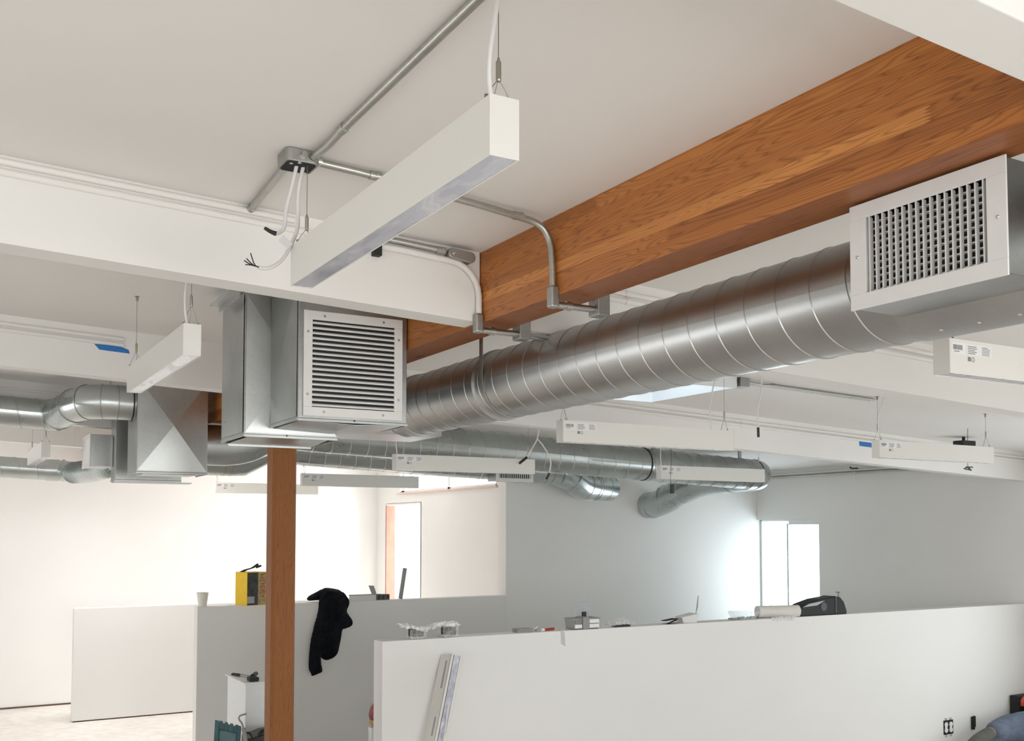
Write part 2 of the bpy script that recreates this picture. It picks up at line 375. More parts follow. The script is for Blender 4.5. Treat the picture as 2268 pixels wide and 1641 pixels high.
obj('window_frame', m, FRAMEW, w1, bevel=0.004)
m = MB(); m.box(fx0-0.02, fx1, 9.16, 9.185, WZ0, WZ1-0.05); obj('window_mullion', m, FRAMEG, w1, bevel=0.004, label='grey aluminium meeting rail')
m = MB(); m.box(fx0+0.02, fx0+0.026, WY0+0.02, WY1-0.03, WZ0+0.04, WZ1-0.02); obj('window_pane', m, GLASS, w1)
# half walls with a dark shadow gap at the floor
def half_wall(name, x0, x1, y0, y1, z, label):
    m = MB(); m.box(x0, x1, y0, y1, G+0.014, z)
    o = struct(name, m, WALL, label, bevel=0.003)
    m = MB(); m.box(x0+0.012, x1-0.012, y0+0.012, y1-0.012, G, G+0.02); obj('floor_plate', m, plate, o, label='dark gap and plate at the floor')
    return o
plate = plain('dark_floor_plate', (0.10, 0.06, 0.04), 0.9)
Y1 = 4.78; ZH = 1.082
half_wall('wall_half_front', 2.536, XR-0.002, 6.03, 6.17, 1.091, 'nearest white half wall running to the right edge')
half_wall('wall_half_middle', 2.222, 5.499, 9.66, 9.79, ZH, 'middle white half wall with a black jacket hung over it')
half_wall('wall_half_rear', 1.50, 5.2, 12.40, 12.53, 0.912, 'rear half wall at left, its foot on the pale floor')
m = MB(); m.box(XL, 5.66, YF-0.012, YF+0.02, G, G+0.018); struct('gap_strip_rear', m, plate, 'dark strip in the gap under the far end wall')  # solid dark strip filling the gap under the wall, no baseboard

# ------------------------------------------------------------------ roof beams (painted) and glulam
def sloped(m, x0, x1, y0, y1, dz=0.0, top=None):
    m.hexa([(x0,y0,bz(x0)+dz),(x1,y0,bz(x1)+dz),(x1,y1,bz(x1)+dz),(x0,y1,bz(x0)+dz),(x0,y0,cz(x0)+0.01),(x1,y0,cz(x1)+0.01),(x1,y1,cz(x1)+0.01),(x0,y1,cz(x0)+0.01)])
for (y0, x0, x1, dz, lb) in (
    (0.97, XL, 1.838, 0, 'white painted roof beam at the top right corner, nearest to the viewer'),
    (3.43, XL, 1.838, 0, 'white painted roof beam above the return grille, butting into the brown timber beam'),
    (5.97, XL, 1.838, 0, 'white painted roof beam at left with blue tape on its face'),
    (8.50, XL, 1.838, -0.025, 'white painted roof beam at left behind the bent duct'),
    (10.95, XL, 1.838, 0, 'white painted roof beam at left in the bright back area'),
    (0.97, 1.992, XR, 0, 'white painted roof beam out past the timber beam, nearest on the right'),
    (3.43, 1.992, XR, 0, 'wide white roof beam passing behind the large near duct'),
    (6.00, 1.992, XR, 0, 'white roof beam on the right with a strip of blue tape'),
    (8.50, 1.992, 5.60, 0, 'white roof beam on the right above the two far ducts'),
    (10.95, 1.992, 5.68, 0, 'white roof beam over the bright back room')):
    m = MB(); sloped(m, x0, x1, y0, y0+0.125, dz)
    tag(obj('roof_beam', m, BEAMW, bevel=0.003), lb, 'beam', 'painted roof beams')
m = MB(); m.box(1.84, 1.99, YB+0.005, YF-0.005, 2.59, 2.866)
tag(obj('timber_beam', m, GLU, bevel=0.002), 'long varnished orange brown laminated timber beam', 'beam')
# post
m = MB(); px, py, h, ch = 1.915, 6.16, 0.075, 0.02
poly = [(px-h+ch,py-h),(px+h-ch,py-h),(px+h,py-h+ch),(px+h,py+h-ch),(px+h-ch,py+h),(px-h+ch,py+h),(px-h,py+h-ch),(px-h,py-h+ch)]
m.prism([(x, y, G) for x, y in poly], (0, 0, 2.588-G))
tag(obj('timber_post', m, POST, bevel=0.002), 'brown chamfered timber post standing under the timber beam', 'post')

# ------------------------------------------------------------------ spiral ducts
def spiral(P, Q, R, pitch=0.13, n=56, hand=1, ridge=0.0025, wide=1.0):
    P = Vector(P); Q = Vector(Q); Lh = (Q-P).length; d = (Q-P).normalized()
    u = d.cross(Vector((0,0,1))).normalized(); w = d.cross(u)
    prof = [(0.0, 0.0), (0.0022*wide, ridge), (0.0062*wide, ridge), (0.0084*wide, 0.0), (pitch*0.35, 0.0), (pitch*0.7, 0.0)]
    m = MB(); rows = []
    nt = int(Lh/pitch)+2
    for k in range(-1, nt):
        for o, b in prof: rows.append((k*pitch+o, b))
    for a, b in rows:
        ring = []
        for j in range(n+1):
            ph = 2*PI*j/n; s_ = min(max(a+pitch*j/n, 0), Lh); r = R+b
            ring.append(P+d*s_+(u*math.cos(ph)+w*math.sin(ph)*hand)*r)
        m.v += ring
    nn = n+1
    for i in range(len(rows)-1):
        for j in range(n):
            a = i*nn+j
            q = [m.v[a], m.v[a+1], m.v[a+nn+1], m.v[a+nn]]
            s0 = [(x-P).dot(d) for x in q]
            if max(s0)-min(s0) < 1e-6: continue
            m.f.append((a, a+1, a+nn+1, a+nn)); m.m.append(0)
    return m
def band(m, P, Q, R, w=0.012, e=0.004, at=(0.0,), n=48):
    P = Vector(P); Q = Vector(Q); d = (Q-P).normalized()
    for a in at: c = P+d*a; m.cyl(c-d*w/2, c+d*w/2, R+e, n=n)
DX, DZ, DR = 2.23, 2.443, 0.1524
near = thing('spiral_duct', (DX, 2.3, DZ-DR), 'largest silver spiral duct in the foreground, running beside the timber beam', 'duct')
obj('duct_run', spiral((DX, 4.93, DZ), (DX, -1.2, DZ), DR, pitch=0.128), DUCT, near, smooth=True)
m = MB(); m.cyl((DX, 4.945, DZ), (DX, 4.86, DZ), DR+0.006, n=64); obj('coupling', m, DUCT, near, smooth=True)
rings_of('seam_ring', [((DX, 4.865, DZ), (0,1,0)), ((DX, 4.79, DZ), (0,1,0)), ((DX, 3.95, DZ), (0,1,0))], DR+0.008, 0.007, DUCT, near, 64)
m = MB(); m.box(DX-DR-0.006, DX-DR-0.002, 3.845, 3.872, DZ-0.02, bz(2.1)+0.13)
a0 = [PI + PI*i/24 for i in range(25)]
pts = [(DX+math.cos(a)*(DR+0.004), DZ+math.sin(a)*(DR+0.004)) for a in a0]; pts2 = [(DX+math.cos(a)*(DR+0.001), DZ+math.sin(a)*(DR+0.001)) for a in a0]
m.prism([(x, 3.845, z) for x, z in pts]+[(x, 3.845, z) for x, z in pts2[::-1]], (0, 0.027, 0))
obj('hanger_strap', m, CAST, near, label='thin dark hanger strap')

# ---- supply grille boxes
def grille_h(m, x0, x1, yf, z0, z1, nb, mi=0, th=0.0016, depth=0.014, tilt=0.7):
    """horizontal blades, facing -y"""
    for i in range(nb):
        z = z0+(z1-z0)*(i+0.5)/nb
        a = Vector((0, depth*math.cos(tilt), -depth*math.sin(tilt)*-1))
        p = [(x0, yf, z-0.004), (x1, yf, z-0.004), (x1, yf+depth, z+0.004), (x0, yf+depth, z+0.004)]
        m.prism(p, (0, 0, 0.0045), mi)
def x_sheet(m, p00, p10, p11, p01, push, mi=0):
    """cross-broken sheet: rectangle with the centre pushed out"""
    c = (Vector(p00)+Vector(p11))/2+Vector(push)
    m.add([p00, p10, p11, p01, c], [(0,1,4), (1,2,4), (2,3,4), (3,0,4)], mi)
def screw(m, p, d, r=0.0045):
    p = Vector(p); d = Vector(d).normalized(); m.cyl(p, p+d*0.002, r, r*0.75, n=12)

sb = thing('supply_box', (2.05, 1.51, 2.328), 'metal box with a white vertical louvre grille on the near duct', 'air vent')
gx, y0, y1, z0, z1 = 1.94, 1.30, 1.715, 2.328, 2.583
m = MB()
m.box(gx+0.006, 2.36, y0+0.004, y0+0.006, z0+0.005, z1-0.003); m.box(gx+0.006, 2.36, y1-0.006, y1-0.004, z0+0.005, z1-0.003)
m.box(gx+0.006, 2.20, y0+0.004, y1-0.004, z0+0.005, z0+0.007); m.box(gx+0.006, 2.36, y0+0.004, y1-0.004, z1-0.005, z1-0.003)
obj('box_body', m, SHEET, sb, bevel=0.001)
m = MB(); fw, fb = 0.037, 0.040
def rim_x(m, x0, x1, ya, yb, za, zb, w, wz):
    m.box(x0, x1, ya, yb, za, za+wz); m.box(x0, x1, ya, yb, zb-wz, zb); m.box(x0, x1, ya, ya+w, za+wz, zb-wz); m.box(x0, x1, yb-w, yb, za+wz, zb-wz)
rim_x(m, gx, gx+0.005, y0, y1, z0, z1, 0.047, 0.037)
m.box(gx+0.005, gx+0.03, y0+0.045, y0+0.047, z0+0.035, z1-0.035); m.box(gx+0.005, gx+0.03, y1-0.047, y1-0.045, z0+0.035, z1-0.035)
obj('grille_frame', m, GRILLE, sb, bevel=0.0012)
nb = 17; ya, yb = y0+0.047, y1-0.047
for i in range(nb):
    y = ya+(yb-ya)*(i+0.5)/nb; m = MB()
    m.prism([(gx+0.003, y-0.0015, z0+0.037), (gx+0.003, y+0.0015, z0+0.037), (gx+0.0155, y+0.0015, z0+0.037), (gx+0.0155, y-0.0005, z0+0.037)], (0, 0, z1-z0-0.074))
    obj('grille_blade', m, GRILLE, sb)
m = MB()
for i in range(11):
    z = z0+0.045+(z1-z0-0.09)*i/10; m.box(gx+0.024, gx+0.036, ya, yb, z-0.0015, z+0.0015)
obj('rear_blades', m, GRILLE, sb)
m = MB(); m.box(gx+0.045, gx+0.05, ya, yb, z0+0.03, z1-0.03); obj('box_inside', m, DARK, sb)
for y in (y0+0.022, y1-0.022): m = MB(); screw(m, (gx, y, (z0+z1)/2), (-1, 0, 0)); obj('screw', m, SCREW, sb, smooth=True)
m = MB(); a0 = [math.radians(a) for a in range(196, 291, 4)]
pts = [(DX+math.cos(a)*(DR+0.0045), DZ+math.sin(a)*(DR+0.0045)) for a in a0]; pts2 = [(DX+math.cos(a)*(DR+0.001), DZ+math.sin(a)*(DR+0.001)) for a in a0]
m.prism([(x, y0-0.03, z) for x, z in pts]+[(x, y0-0.03, z) for x, z in pts2[::-1]], (0, y1-y0+0.05, 0))
obj('saddle_flange', m, DUCT, sb, smooth=True)
aa = math.radians(252)
for i in range(4):
    y = y1-0.07-i*0.105; c = Vector((DX+math.cos(aa)*(DR+0.004), y, DZ+math.sin(aa)*(DR+0.004))); m = MB(); screw(m, c, (math.cos(aa), 0, math.sin(aa)), 0.005); obj('saddle_screw', m, SCREW, sb, smooth=True)

# ---- big plenum with return grille
pl = thing('air_plenum', (1.5, 4.5, 2.218), 'large galvanized plenum box under the roof with a square white return grille', 'air plenum')
def lip(m, pts, h=0.014, t=0.002):
    for a, b in zip(pts, pts[1:]):
        a = Vector(a); b = Vector(b); d = (b-a).normalized(); n_ = Vector((d.y, -d.x, 0))*t
        m.prism([a, b, b+n_, a+n_], (0, 0, -h))
m = MB()
m.box(1.225, 1.66, 4.50, 4.89, 2.222, 2.86)
obj('rear_chamber', m, SHEET, pl, bevel=0.002)
m = MB(); x_sheet(m, (1.23, 4.497, 2.23), (1.655, 4.497, 2.23), (1.655, 4.497, 2.85), (1.23, 4.497, 2.85), (0, -0.02, 0))
x_sheet(m, (1.222, 4.88, 2.23), (1.222, 4.51, 2.23), (1.222, 4.51, 2.85), (1.222, 4.88, 2.85), (-0.006, 0, 0))
obj('creased_panel', m, SHEET, pl)
m = MB()
lip(m, [(1.225, 4.89, 2.222), (1.225, 4.50, 2.222), (1.66, 4.50, 2.222), (1.66, 4.89, 2.222), (1.225, 4.89, 2.222)], 0.012, 0.003)
m.prism([(1.26, 4.53, 2.214), (1.63, 4.53, 2.214), (1.66, 4.86, 2.205), (1.25, 4.88, 2.205)], (0, 0, 0.003))
m.box(1.25, 1.66, 4.865, 4.875, 2.196, 2.212)
obj('bottom_flange', m, SHEET, pl, bevel=0.001)
m = MB()
m.box(1.342, 1.835, 4.105, 4.50, 2.262, 2.86)
obj('front_chamber', m, SHEET, pl, bevel=0.003)
m = MB(); x_sheet(m, (1.340, 4.49, 2.27), (1.340, 4.12, 2.27), (1.340, 4.12, 2.85), (1.340, 4.49, 2.85), (-0.010, 0, 0))
lip(m, [(1.342, 4.50, 2.262), (1.342, 4.105, 2.262), (1.835, 4.105, 2.262), (1.835, 4.50, 2.262)], 0.010, 0.004)
m.prism([(1.36, 4.12, 2.256), (1.60, 4.13, 2.246), (1.62, 4.49, 2.240), (1.36, 4.48, 2.250)], (0, 0, 0.002))
m.prism([(1.60, 4.13, 2.246), (1.82, 4.12, 2.254), (1.82, 4.47, 2.248), (1.62, 4.49, 2.240)], (0, 0, 0.002))
obj('folded_seams', m, SHEET, pl)
m = MB(); m.box(1.66, 2.42, 4.95, 5.36, 2.30, 2.585); obj('transition_box', m, SHEET, pl, bevel=0.003)
gy, x0, x1, z0, z1 = 4.100, 1.362, 1.810, 2.274, 2.718
m = MB(); w = 0.038
m.box(x0, x1, gy-0.004, gy+0.004, z0, z0+w); m.box(x0, x1, gy-0.004, gy+0.004, z1-w, z1); m.box(x0, x0+w, gy-0.004, gy+0.004, z0+w, z1-w); m.box(x1-w, x1, gy-0.004, gy+0.004, z0+w, z1-w)
obj('grille_frame', m, GRILLE, pl, bevel=0.0015)
nb = 17
for i in range(nb):
    z = z0+w+(z1-z0-2*w)*(i+0.5)/nb; m = MB()
    m.prism([(x0+w, gy-0.003, z-0.0075), (x0+w, gy-0.003, z-0.001), (x0+w, gy+0.0035, z+0.0045), (x0+w, gy+0.0035, z+0.0030)], (x1-x0-2*w, 0, 0))
    obj('grille_blade', m, GRILLE, pl)
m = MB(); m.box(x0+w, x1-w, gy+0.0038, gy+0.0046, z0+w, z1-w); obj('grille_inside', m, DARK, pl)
m = MB(); m.box(x0+w+0.005, x0+w+0.215, gy+0.0032, gy+0.0038, z0+w, z0+0.34); obj('inner_grey_patch', m, DGREY, pl)  # thin grey sheet over the lower left of the dark backing
m = MB()
for (x, z) in ((x0+0.09, z1-0.019), (x1-0.09, z1-0.019), (x0+0.09, z0+0.019), (x1-0.09, z0+0.019), (x0+0.018, z0+0.09), (x0+0.018, z1-0.09), (x1-0.018, z0+0.09), (x1-0.018, z1-0.09)):
    m = MB(); screw(m, (x, gy-0.004, z), (0, -1, 0), 0.0055); obj('grille_screw', m, CAST, pl, smooth=True)
m = MB()
for (x, y, z, d) in ((1.56, 4.496, 2.66, (0,-1,0)), (1.27, 4.496, 2.40, (0,-1,0)), (1.222, 4.8, 2.30, (-1,0,0)), (1.222, 4.6, 2.55, (-1,0,0)), (1.341, 4.42, 2.75, (-1,0,0)), (1.341, 4.42, 2.40, (-1,0,0)), (1.341, 4.17, 2.75, (-1,0,0)), (1.59, 4.10, 2.262, (0,-1,0)), (1.42, 4.496, 2.222, (0,-1,0))):
    m = MB(); screw(m, (x, y, z), d, 0.004); obj('sheet_screw', m, BLACK, pl, smooth=True)
# angle bracket at the top of the plenum
br = MB()
br.box(1.135, 1.180, 4.42, 4.78, 2.838, 2.841); br.box(1.178, 1.181, 4.42, 4.78, 2.812, 2.841)
tag(obj('angle_bracket', br, SHEET), 'short slotted metal angle fixed beside the top of the big plenum', 'bracket')

# ---- second plenum and its ducts at left
p2 = thing('air_plenum', (1.52, 7.5, 2.197), 'galvanized plenum with a creased front, left of the post and fed by a bent duct', 'air plenum')
m = MB(); m.box(1.28, 1.763, 7.43, 7.80, 2.20, 2.86); obj('plenum_body', m, SHEET, p2, bevel=0.003)
m = MB(); x_sheet(m, (1.285, 7.427, 2.21), (1.758, 7.427, 2.21), (1.758, 7.427, 2.85), (1.285, 7.427, 2.85), (0, -0.025, 0)); obj('creased_panel', m, SHEET, p2)
m = MB(); lip(m, [(1.28, 7.80, 2.20), (1.28, 7.43, 2.20), (1.763, 7.43, 2.20), (1.763, 7.80, 2.20)], 0.012, 0.004); m.box(1.33, 1.70, 7.5, 7.74, 2.185, 2.192); obj('bottom_flange', m, SHEET, p2, bevel=0.001)
m = MB()
for x in (1.36, 1.69):
    for z in (2.29, 2.60): m = MB(); screw(m, (x, 7.426, z), (0, -1, 0), 0.005); obj('sheet_screw', m, BLACK, p2, smooth=True)
p3 = thing('air_plenum', (1.5, 8.45, 2.18), 'narrow galvanized plenum behind the creased one, carrying a side grille', 'air plenum')
m = MB(); m.box(1.27, 1.763, 8.27, 8.48, 2.18, 2.66); obj('plenum_body', m, SHEET, p3, bevel=0.003)
m = MB(); lip(m, [(1.27, 8.48, 2.18), (1.27, 8.27, 2.18), (1.763, 8.27, 2.18)], 0.012, 0.004); m.box(1.27, 1.85, 8.30, 8.45, 2.160, 2.168); obj('bottom_flange', m, SHEET, p3, bevel=0.001)
sb2 = thing('supply_box', (1.18, 8.6, 2.28), 'small metal box with a white framed side grille, left of the creased plenum', 'air vent')
m = MB(); m.box(1.106, 1.268, 8.385, 8.47, 2.285, 2.53); obj('box_body', m, SHEET, sb2, bevel=0.002)
m = MB(); m.box(1.106, 1.268, 8.47, 8.80, 2.285, 2.53); obj('box_rear', m, SHEET, sb2, bevel=0.002)
m = MB(); rim_x(m, 1.10, 1.106, 8.375, 8.81, 2.28, 2.535, 0.03, 0.03); obj('grille_frame', m, GRILLE, sb2)
m = MB(); m.box(1.103, 1.1055, 8.405, 8.78, 2.31, 2.505); obj('grille_panel', m, LABEL, sb2)

def elbow(m, pts, r, rib=None, n=40, smooth=2, e=0.003):
    m.tube(pts, r, n=n, smooth=smooth)
bd = thing('bent_duct', (0.9, 7.8, 2.55), 'silver duct with a swept elbow entering the creased plenum from the left', 'duct')
obj('duct_run', spiral((-3.9, 8.30, 2.664+0.0455*4.4), (0.83, 8.30, 2.650), 0.112, pitch=0.16, n=40, ridge=0.0045, wide=1.3), DUCTX, bd, smooth=True)
m = MB(); A = [(0.80, 8.28, 2.652), (0.86, 8.22, 2.655), (0.93, 7.90, 2.675), (0.985, 7.64, 2.69), (1.06, 7.60, 2.692), (1.28, 7.60, 2.692)]
m.cyl((0.80, 8.30, 2.651), (0.86, 8.26, 2.651), 0.118, n=40)
segs = [(0.84, 8.28, 2.651), (0.885, 8.07, 2.662), (0.925, 7.83, 2.680), (0.985, 7.655, 2.690), (1.08, 7.605, 2.692), (1.17, 7.60, 2.692), (1.285, 7.60, 2.692)]
m.tube(segs, lambda t: 0.114+0.008*min(1, t*2), n=40, smooth=0)
obj('elbow', m, DUCTX, bd, smooth=True)
rings_of('elbow_rib', [(segs[i], Vector(segs[i+1])-Vector(segs[i-1])) for i in (2, 3, 4, 5)], 0.1245, 0.004, CAST, bd, 40)
rings_of('elbow_rib', [((0.862, 8.2, 2.655), (0.2, -0.95, 0.05))], 0.119, 0.006, CAST, bd, 40)
rings_of('flexible_pleat', [((0.868+0.05*i/9, 8.17-0.30*i/9, 2.657+0.02*i/9), (0.15, -0.97, 0.06)) for i in range(9)], 0.1185, 0.002, DUCTX, bd, 36)
m = MB(); m.cyl((1.262, 7.60, 2.692), (1.272, 7.60, 2.692), 0.128, n=40); obj('black_seal', m, BLACK, bd, smooth=True, label='black sealing ring')
m = MB(); m.box(0.40, 0.43, 8.298, 8.302, 2.77, cz(0.4)); obj('hanger_strap', m, SHEET, bd)
m = MB(); m.box(1.12, 1.13, 7.598, 7.602, 2.81, cz(1.1)); obj('hanger_strap', m, SHEET, bd)
ld = thing('small_duct', (0.4, 10.4, 2.27), 'slim pale spiral duct low at the left edge behind the hanging light', 'duct')
obj('duct_run', spiral((-3.9, 10.4, 2.37+0.0455*4.5), (1.0, 10.4, 2.352), 0.096, pitch=0.15, n=32, ridge=0.0045, wide=1.3), DUCTX, ld, smooth=True)
rings_of('sleeve_ring', [((1.135, 10.365, 2.35), (1, -0.1, 0))], 0.103, 0.015, DUCTX, ld, 36)
m = MB(); m.cyl((0.99, 10.4, 2.352), (1.10, 10.38, 2.350), 0.101, n=36); obj('sleeve', m, DUCTX, ld, smooth=True)
m = MB(); m.tube([(1.09, 10.38, 2.35), (1.17, 10.33, 2.345), (1.22, 10.05, 2.31), (1.28, 9.4, 2.30), (1.36, 8.8, 2.34), (1.42, 8.48, 2.38)], 0.094, n=32, smooth=2)
obj('flexible_bend', m, DUCTX, ld, smooth=True)
m = MB(); P = [Vector(p) for p in ((1.20, 10.16, 2.32), (1.28, 9.4, 2.30), (1.36, 8.8, 2.34))]
for i in range(22):
    t = i/21; p = P[0]*(1-t)**2+P[1]*2*t*(1-t)+P[2]*t*t; d = ((P[1]-P[0])*(1-t)+(P[2]-P[1])*t)
    rings_of('flexible_pleat', [(p, d)], 0.100, 0.004, DUCTX, ld, 28)

# ---- two far ducts that cross to the right
slope = 0.0455
fy = 7.70; fz = lambda x: 2.452-slope*(x-4.99)
fu = thing('crossing_duct', (5.0, 7.7, 2.25), 'far spiral duct crossing to the right, upper and longer of the pair', 'duct')
obj('duct_run', spiral((2.30, fy, fz(2.30)), (7.18, fy, fz(7.18)), DR, pitch=0.15, n=44, ridge=0.0045, wide=1.3), DUCTX, fu, smooth=True)
m = MB()
m.tube([(1.765, fy-0.02, 2.425), (2.0, fy, 2.425), (2.16, fy, 2.47), (2.34, fy, fz(2.3))], DR, n=44, smooth=1)
obj('offset_bend', m, DUCTX, fu, smooth=True)
z2 = fz(7.2)
pth = [(7.14, fy, z2), (7.30, fy+0.01, z2), (7.40, fy+0.10, z2), (7.43, fy+0.30, z2-0.005), (7.43, fy+0.9, z2-0.02), (7.43, fy+1.35, z2-0.12), (7.43, fy+1.70, z2-0.25), (7.43, 9.655, z2-0.27)]
m = MB(); m.tube(pth, DR, n=44, smooth=2); obj('elbow', m, DUCTX, fu, smooth=True)
rings_of('elbow_rib', (((7.16, fy, z2), (1,0,0)), ((7.27, fy+0.006, z2), (1,0.1,0)), ((7.41, fy+0.2, z2), (0.2,1,0)), ((7.43, fy+0.5, z2-0.01), (0,1,0)), ((7.43, fy+0.75, z2-0.015), (0,1,0)), ((7.43, fy+1.0, z2-0.03), (0,1,-0.15)), ((7.43, fy+1.3, z2-0.11), (0,1,-0.3)), ((7.43, fy+1.6, z2-0.19), (0,1,-0.3)), ((7.43, fy+1.85, z2-0.268), (0,1,0))), DR+0.004, 0.006, DUCTX, fu)
m = MB()
for x in (5.86,): m.cyl((x, fy, fz(x)), (x+0.012, fy, fz(x)), DR+0.005, n=44)
obj('black_strap', m, BLACK, fu, smooth=True)
for x in (3.9, 5.98, 7.06): m = MB(); m.box(x, x+0.035, fy-0.01, fy+0.005, fz(x)+DR-0.01, cz(x)); obj('hanger_strap', m, CAST, fu)
ly = 9.13; lz = lambda x: 2.41-slope*(x-5.75)+0.012
fl = thing('crossing_duct', (4.5, 9.13, 2.25), 'long far spiral duct crossing to the right, lower and shorter of the pair', 'duct')
obj('duct_run', spiral((2.75, ly, lz(2.75)), (5.62, ly, lz(5.62)), DR, pitch=0.15, n=44, ridge=0.0045, wide=1.3), DUCTX, fl, smooth=True)
m = MB(); m.tube([(1.50, ly, 2.435), (2.36, ly, 2.425), (2.46, ly, 2.425), (2.72, ly, lz(2.72)), (2.84, ly, lz(2.84))], DR, n=44); obj('offset_bend', m, DUCTX, fl, smooth=True)
rings_of('bend_rib', [((x, ly, 2.428), (1,0,0)) for x in (2.05, 2.3, 2.36)], DR+0.004, 0.004, SHEET, fl)
for x in (3.4, 4.9): m = MB(); m.box(x, x+0.03, ly-0.01, ly+0.005, lz(x)+DR-0.01, cz(x)); obj('hanger_strap', m, CAST, fl)
e = lz(5.6)
m = MB(); pe = [(5.60, ly, e), (5.80, ly, e), (6.02, ly+0.06, e-0.06), (6.22, ly+0.16, e-0.145), (6.38, ly+0.24, e-0.155), (6.80, ly+0.44, e-0.155)]
m.tube(pe, DR, n=44, smooth=1); obj('elbow', m, DUCTX, fl, smooth=True)
rings_of('elbow_rib', (((5.64, ly, e), (1,0,0)), ((5.72, ly, e), (1,0,0)), ((5.84, ly, e-0.004), (1,0,0)), ((6.03, ly+0.065, e-0.065), (0.9,0.4,-0.35)), ((6.28, ly+0.19, e-0.15), (0.9,0.45,-0.15)), ((6.42, ly+0.26, e-0.155), (0.9,0.45,0)), ((6.47, ly+0.285, e-0.155), (0.9,0.45,0)), ((6.66, ly+0.375, e-0.155), (0.9,0.45,0))), DR+0.004, 0.006, SHEET, fl)
sb3 = thing('supply_box', (5.1, 8.9, 2.27), 'small white louvred supply box on the lower far duct', 'air vent')
bx0, bx1, bz0, bz1 = 4.93, 5.36, 2.275, 2.525
m = MB(); m.box(bx0+0.01, bx1-0.01, 8.86, 9.05, bz0+0.005, bz1-0.005); obj('box_body', m, SHEET, sb3, bevel=0.002)
m = MB(); w = 0.035
m.box(bx0, bx1, 8.852, 8.86, bz0, bz0+w); m.box(bx0, bx1, 8.852, 8.86, bz1-w, bz1); m.box(bx0, bx0+w, 8.852, 8.86, bz0+w, bz1-w); m.box(bx1-w, bx1, 8.852, 8.86, bz0+w, bz1-w)
obj('grille_frame', m, GRILLE, sb3)
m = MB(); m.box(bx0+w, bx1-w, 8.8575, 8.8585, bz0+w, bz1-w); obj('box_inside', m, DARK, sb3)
for i in range(16):
    x = bx0+w+(bx1-bx0-2*w)*(i+0.5)/16; m = MB(); m.box(x-0.004, x+0.004, 8.853, 8.857, bz0+w, bz1-w); obj('grille_blade', m, GRILLE, sb3)

# ------------------------------------------------------------------ linear pendant lights
LW, LH, LL = 0.066, 0.119, 1.219
def sticker(t, P, along, side, z, s=1.0):
    """label sheet on a long side. P: start point, along: unit vector, side: outward normal"""
    a = Vector(along); n_ = Vector(side); P = Vector(P)
    def quad(m, u0, u1, v0, v1, e):
        q = [P+a*u0+Vector((0,0,v0)), P+a*u1+Vector((0,0,v0)), P+a*u1+Vector((0,0,v1)), P+a*u0+Vector((0,0,v1))]
        m.prism([p+n_*e for p in q], n_*0.0003)
    m = MB(); quad(m, 0.012, 0.085, -0.052, -0.012, 0.0002); quad(m, 0.088, 0.225, -0.05, -0.012, 0.0002)
    lab = obj('sticker', m, LABEL, t)
    m = MB(); u = 0.018
    for k in range(17):
        wd = random.choice((0.0012, 0.002, 0.0028)); quad(m, u, u+wd, -0.037, -0.020, 0.0006); u += wd+random.choice((0.001, 0.0016))
        if u > 0.068: break
    for k in range(5): quad(m, 0.095, 0.095+random.uniform(0.035, 0.055), -0.022-k*0.006, -0.0195-k*0.006, 0.0006)
    for k in range(6): quad(m, 0.17, 0.17+random.uniform(0.03, 0.05), -0.020-k*0.0052, -0.018-k*0.0052, 0.0006)
    quad(m, 0.094, 0.110, -0.072, -0.057, 0.0004)
    quad(m, 0.022, 0.05, -0.044, -0.041, 0.0006)
    for k in range(12):
        t0, t1 = 2*PI*k/12, 2*PI*(k+1)/12; c = P+a*0.122+Vector((0,0,-0.065))+n_*0.0004
        f = lambda tt, r: c+a*math.cos(tt)*r+Vector((0,0,math.sin(tt)*r))
        m.prism([f(t0, 0.006), f(t1, 0.006), f(t1, 0.0085), f(t0, 0.0085)], n_*0.0003)
    tag(obj('printing', m, INK, lab), kind='stuff')
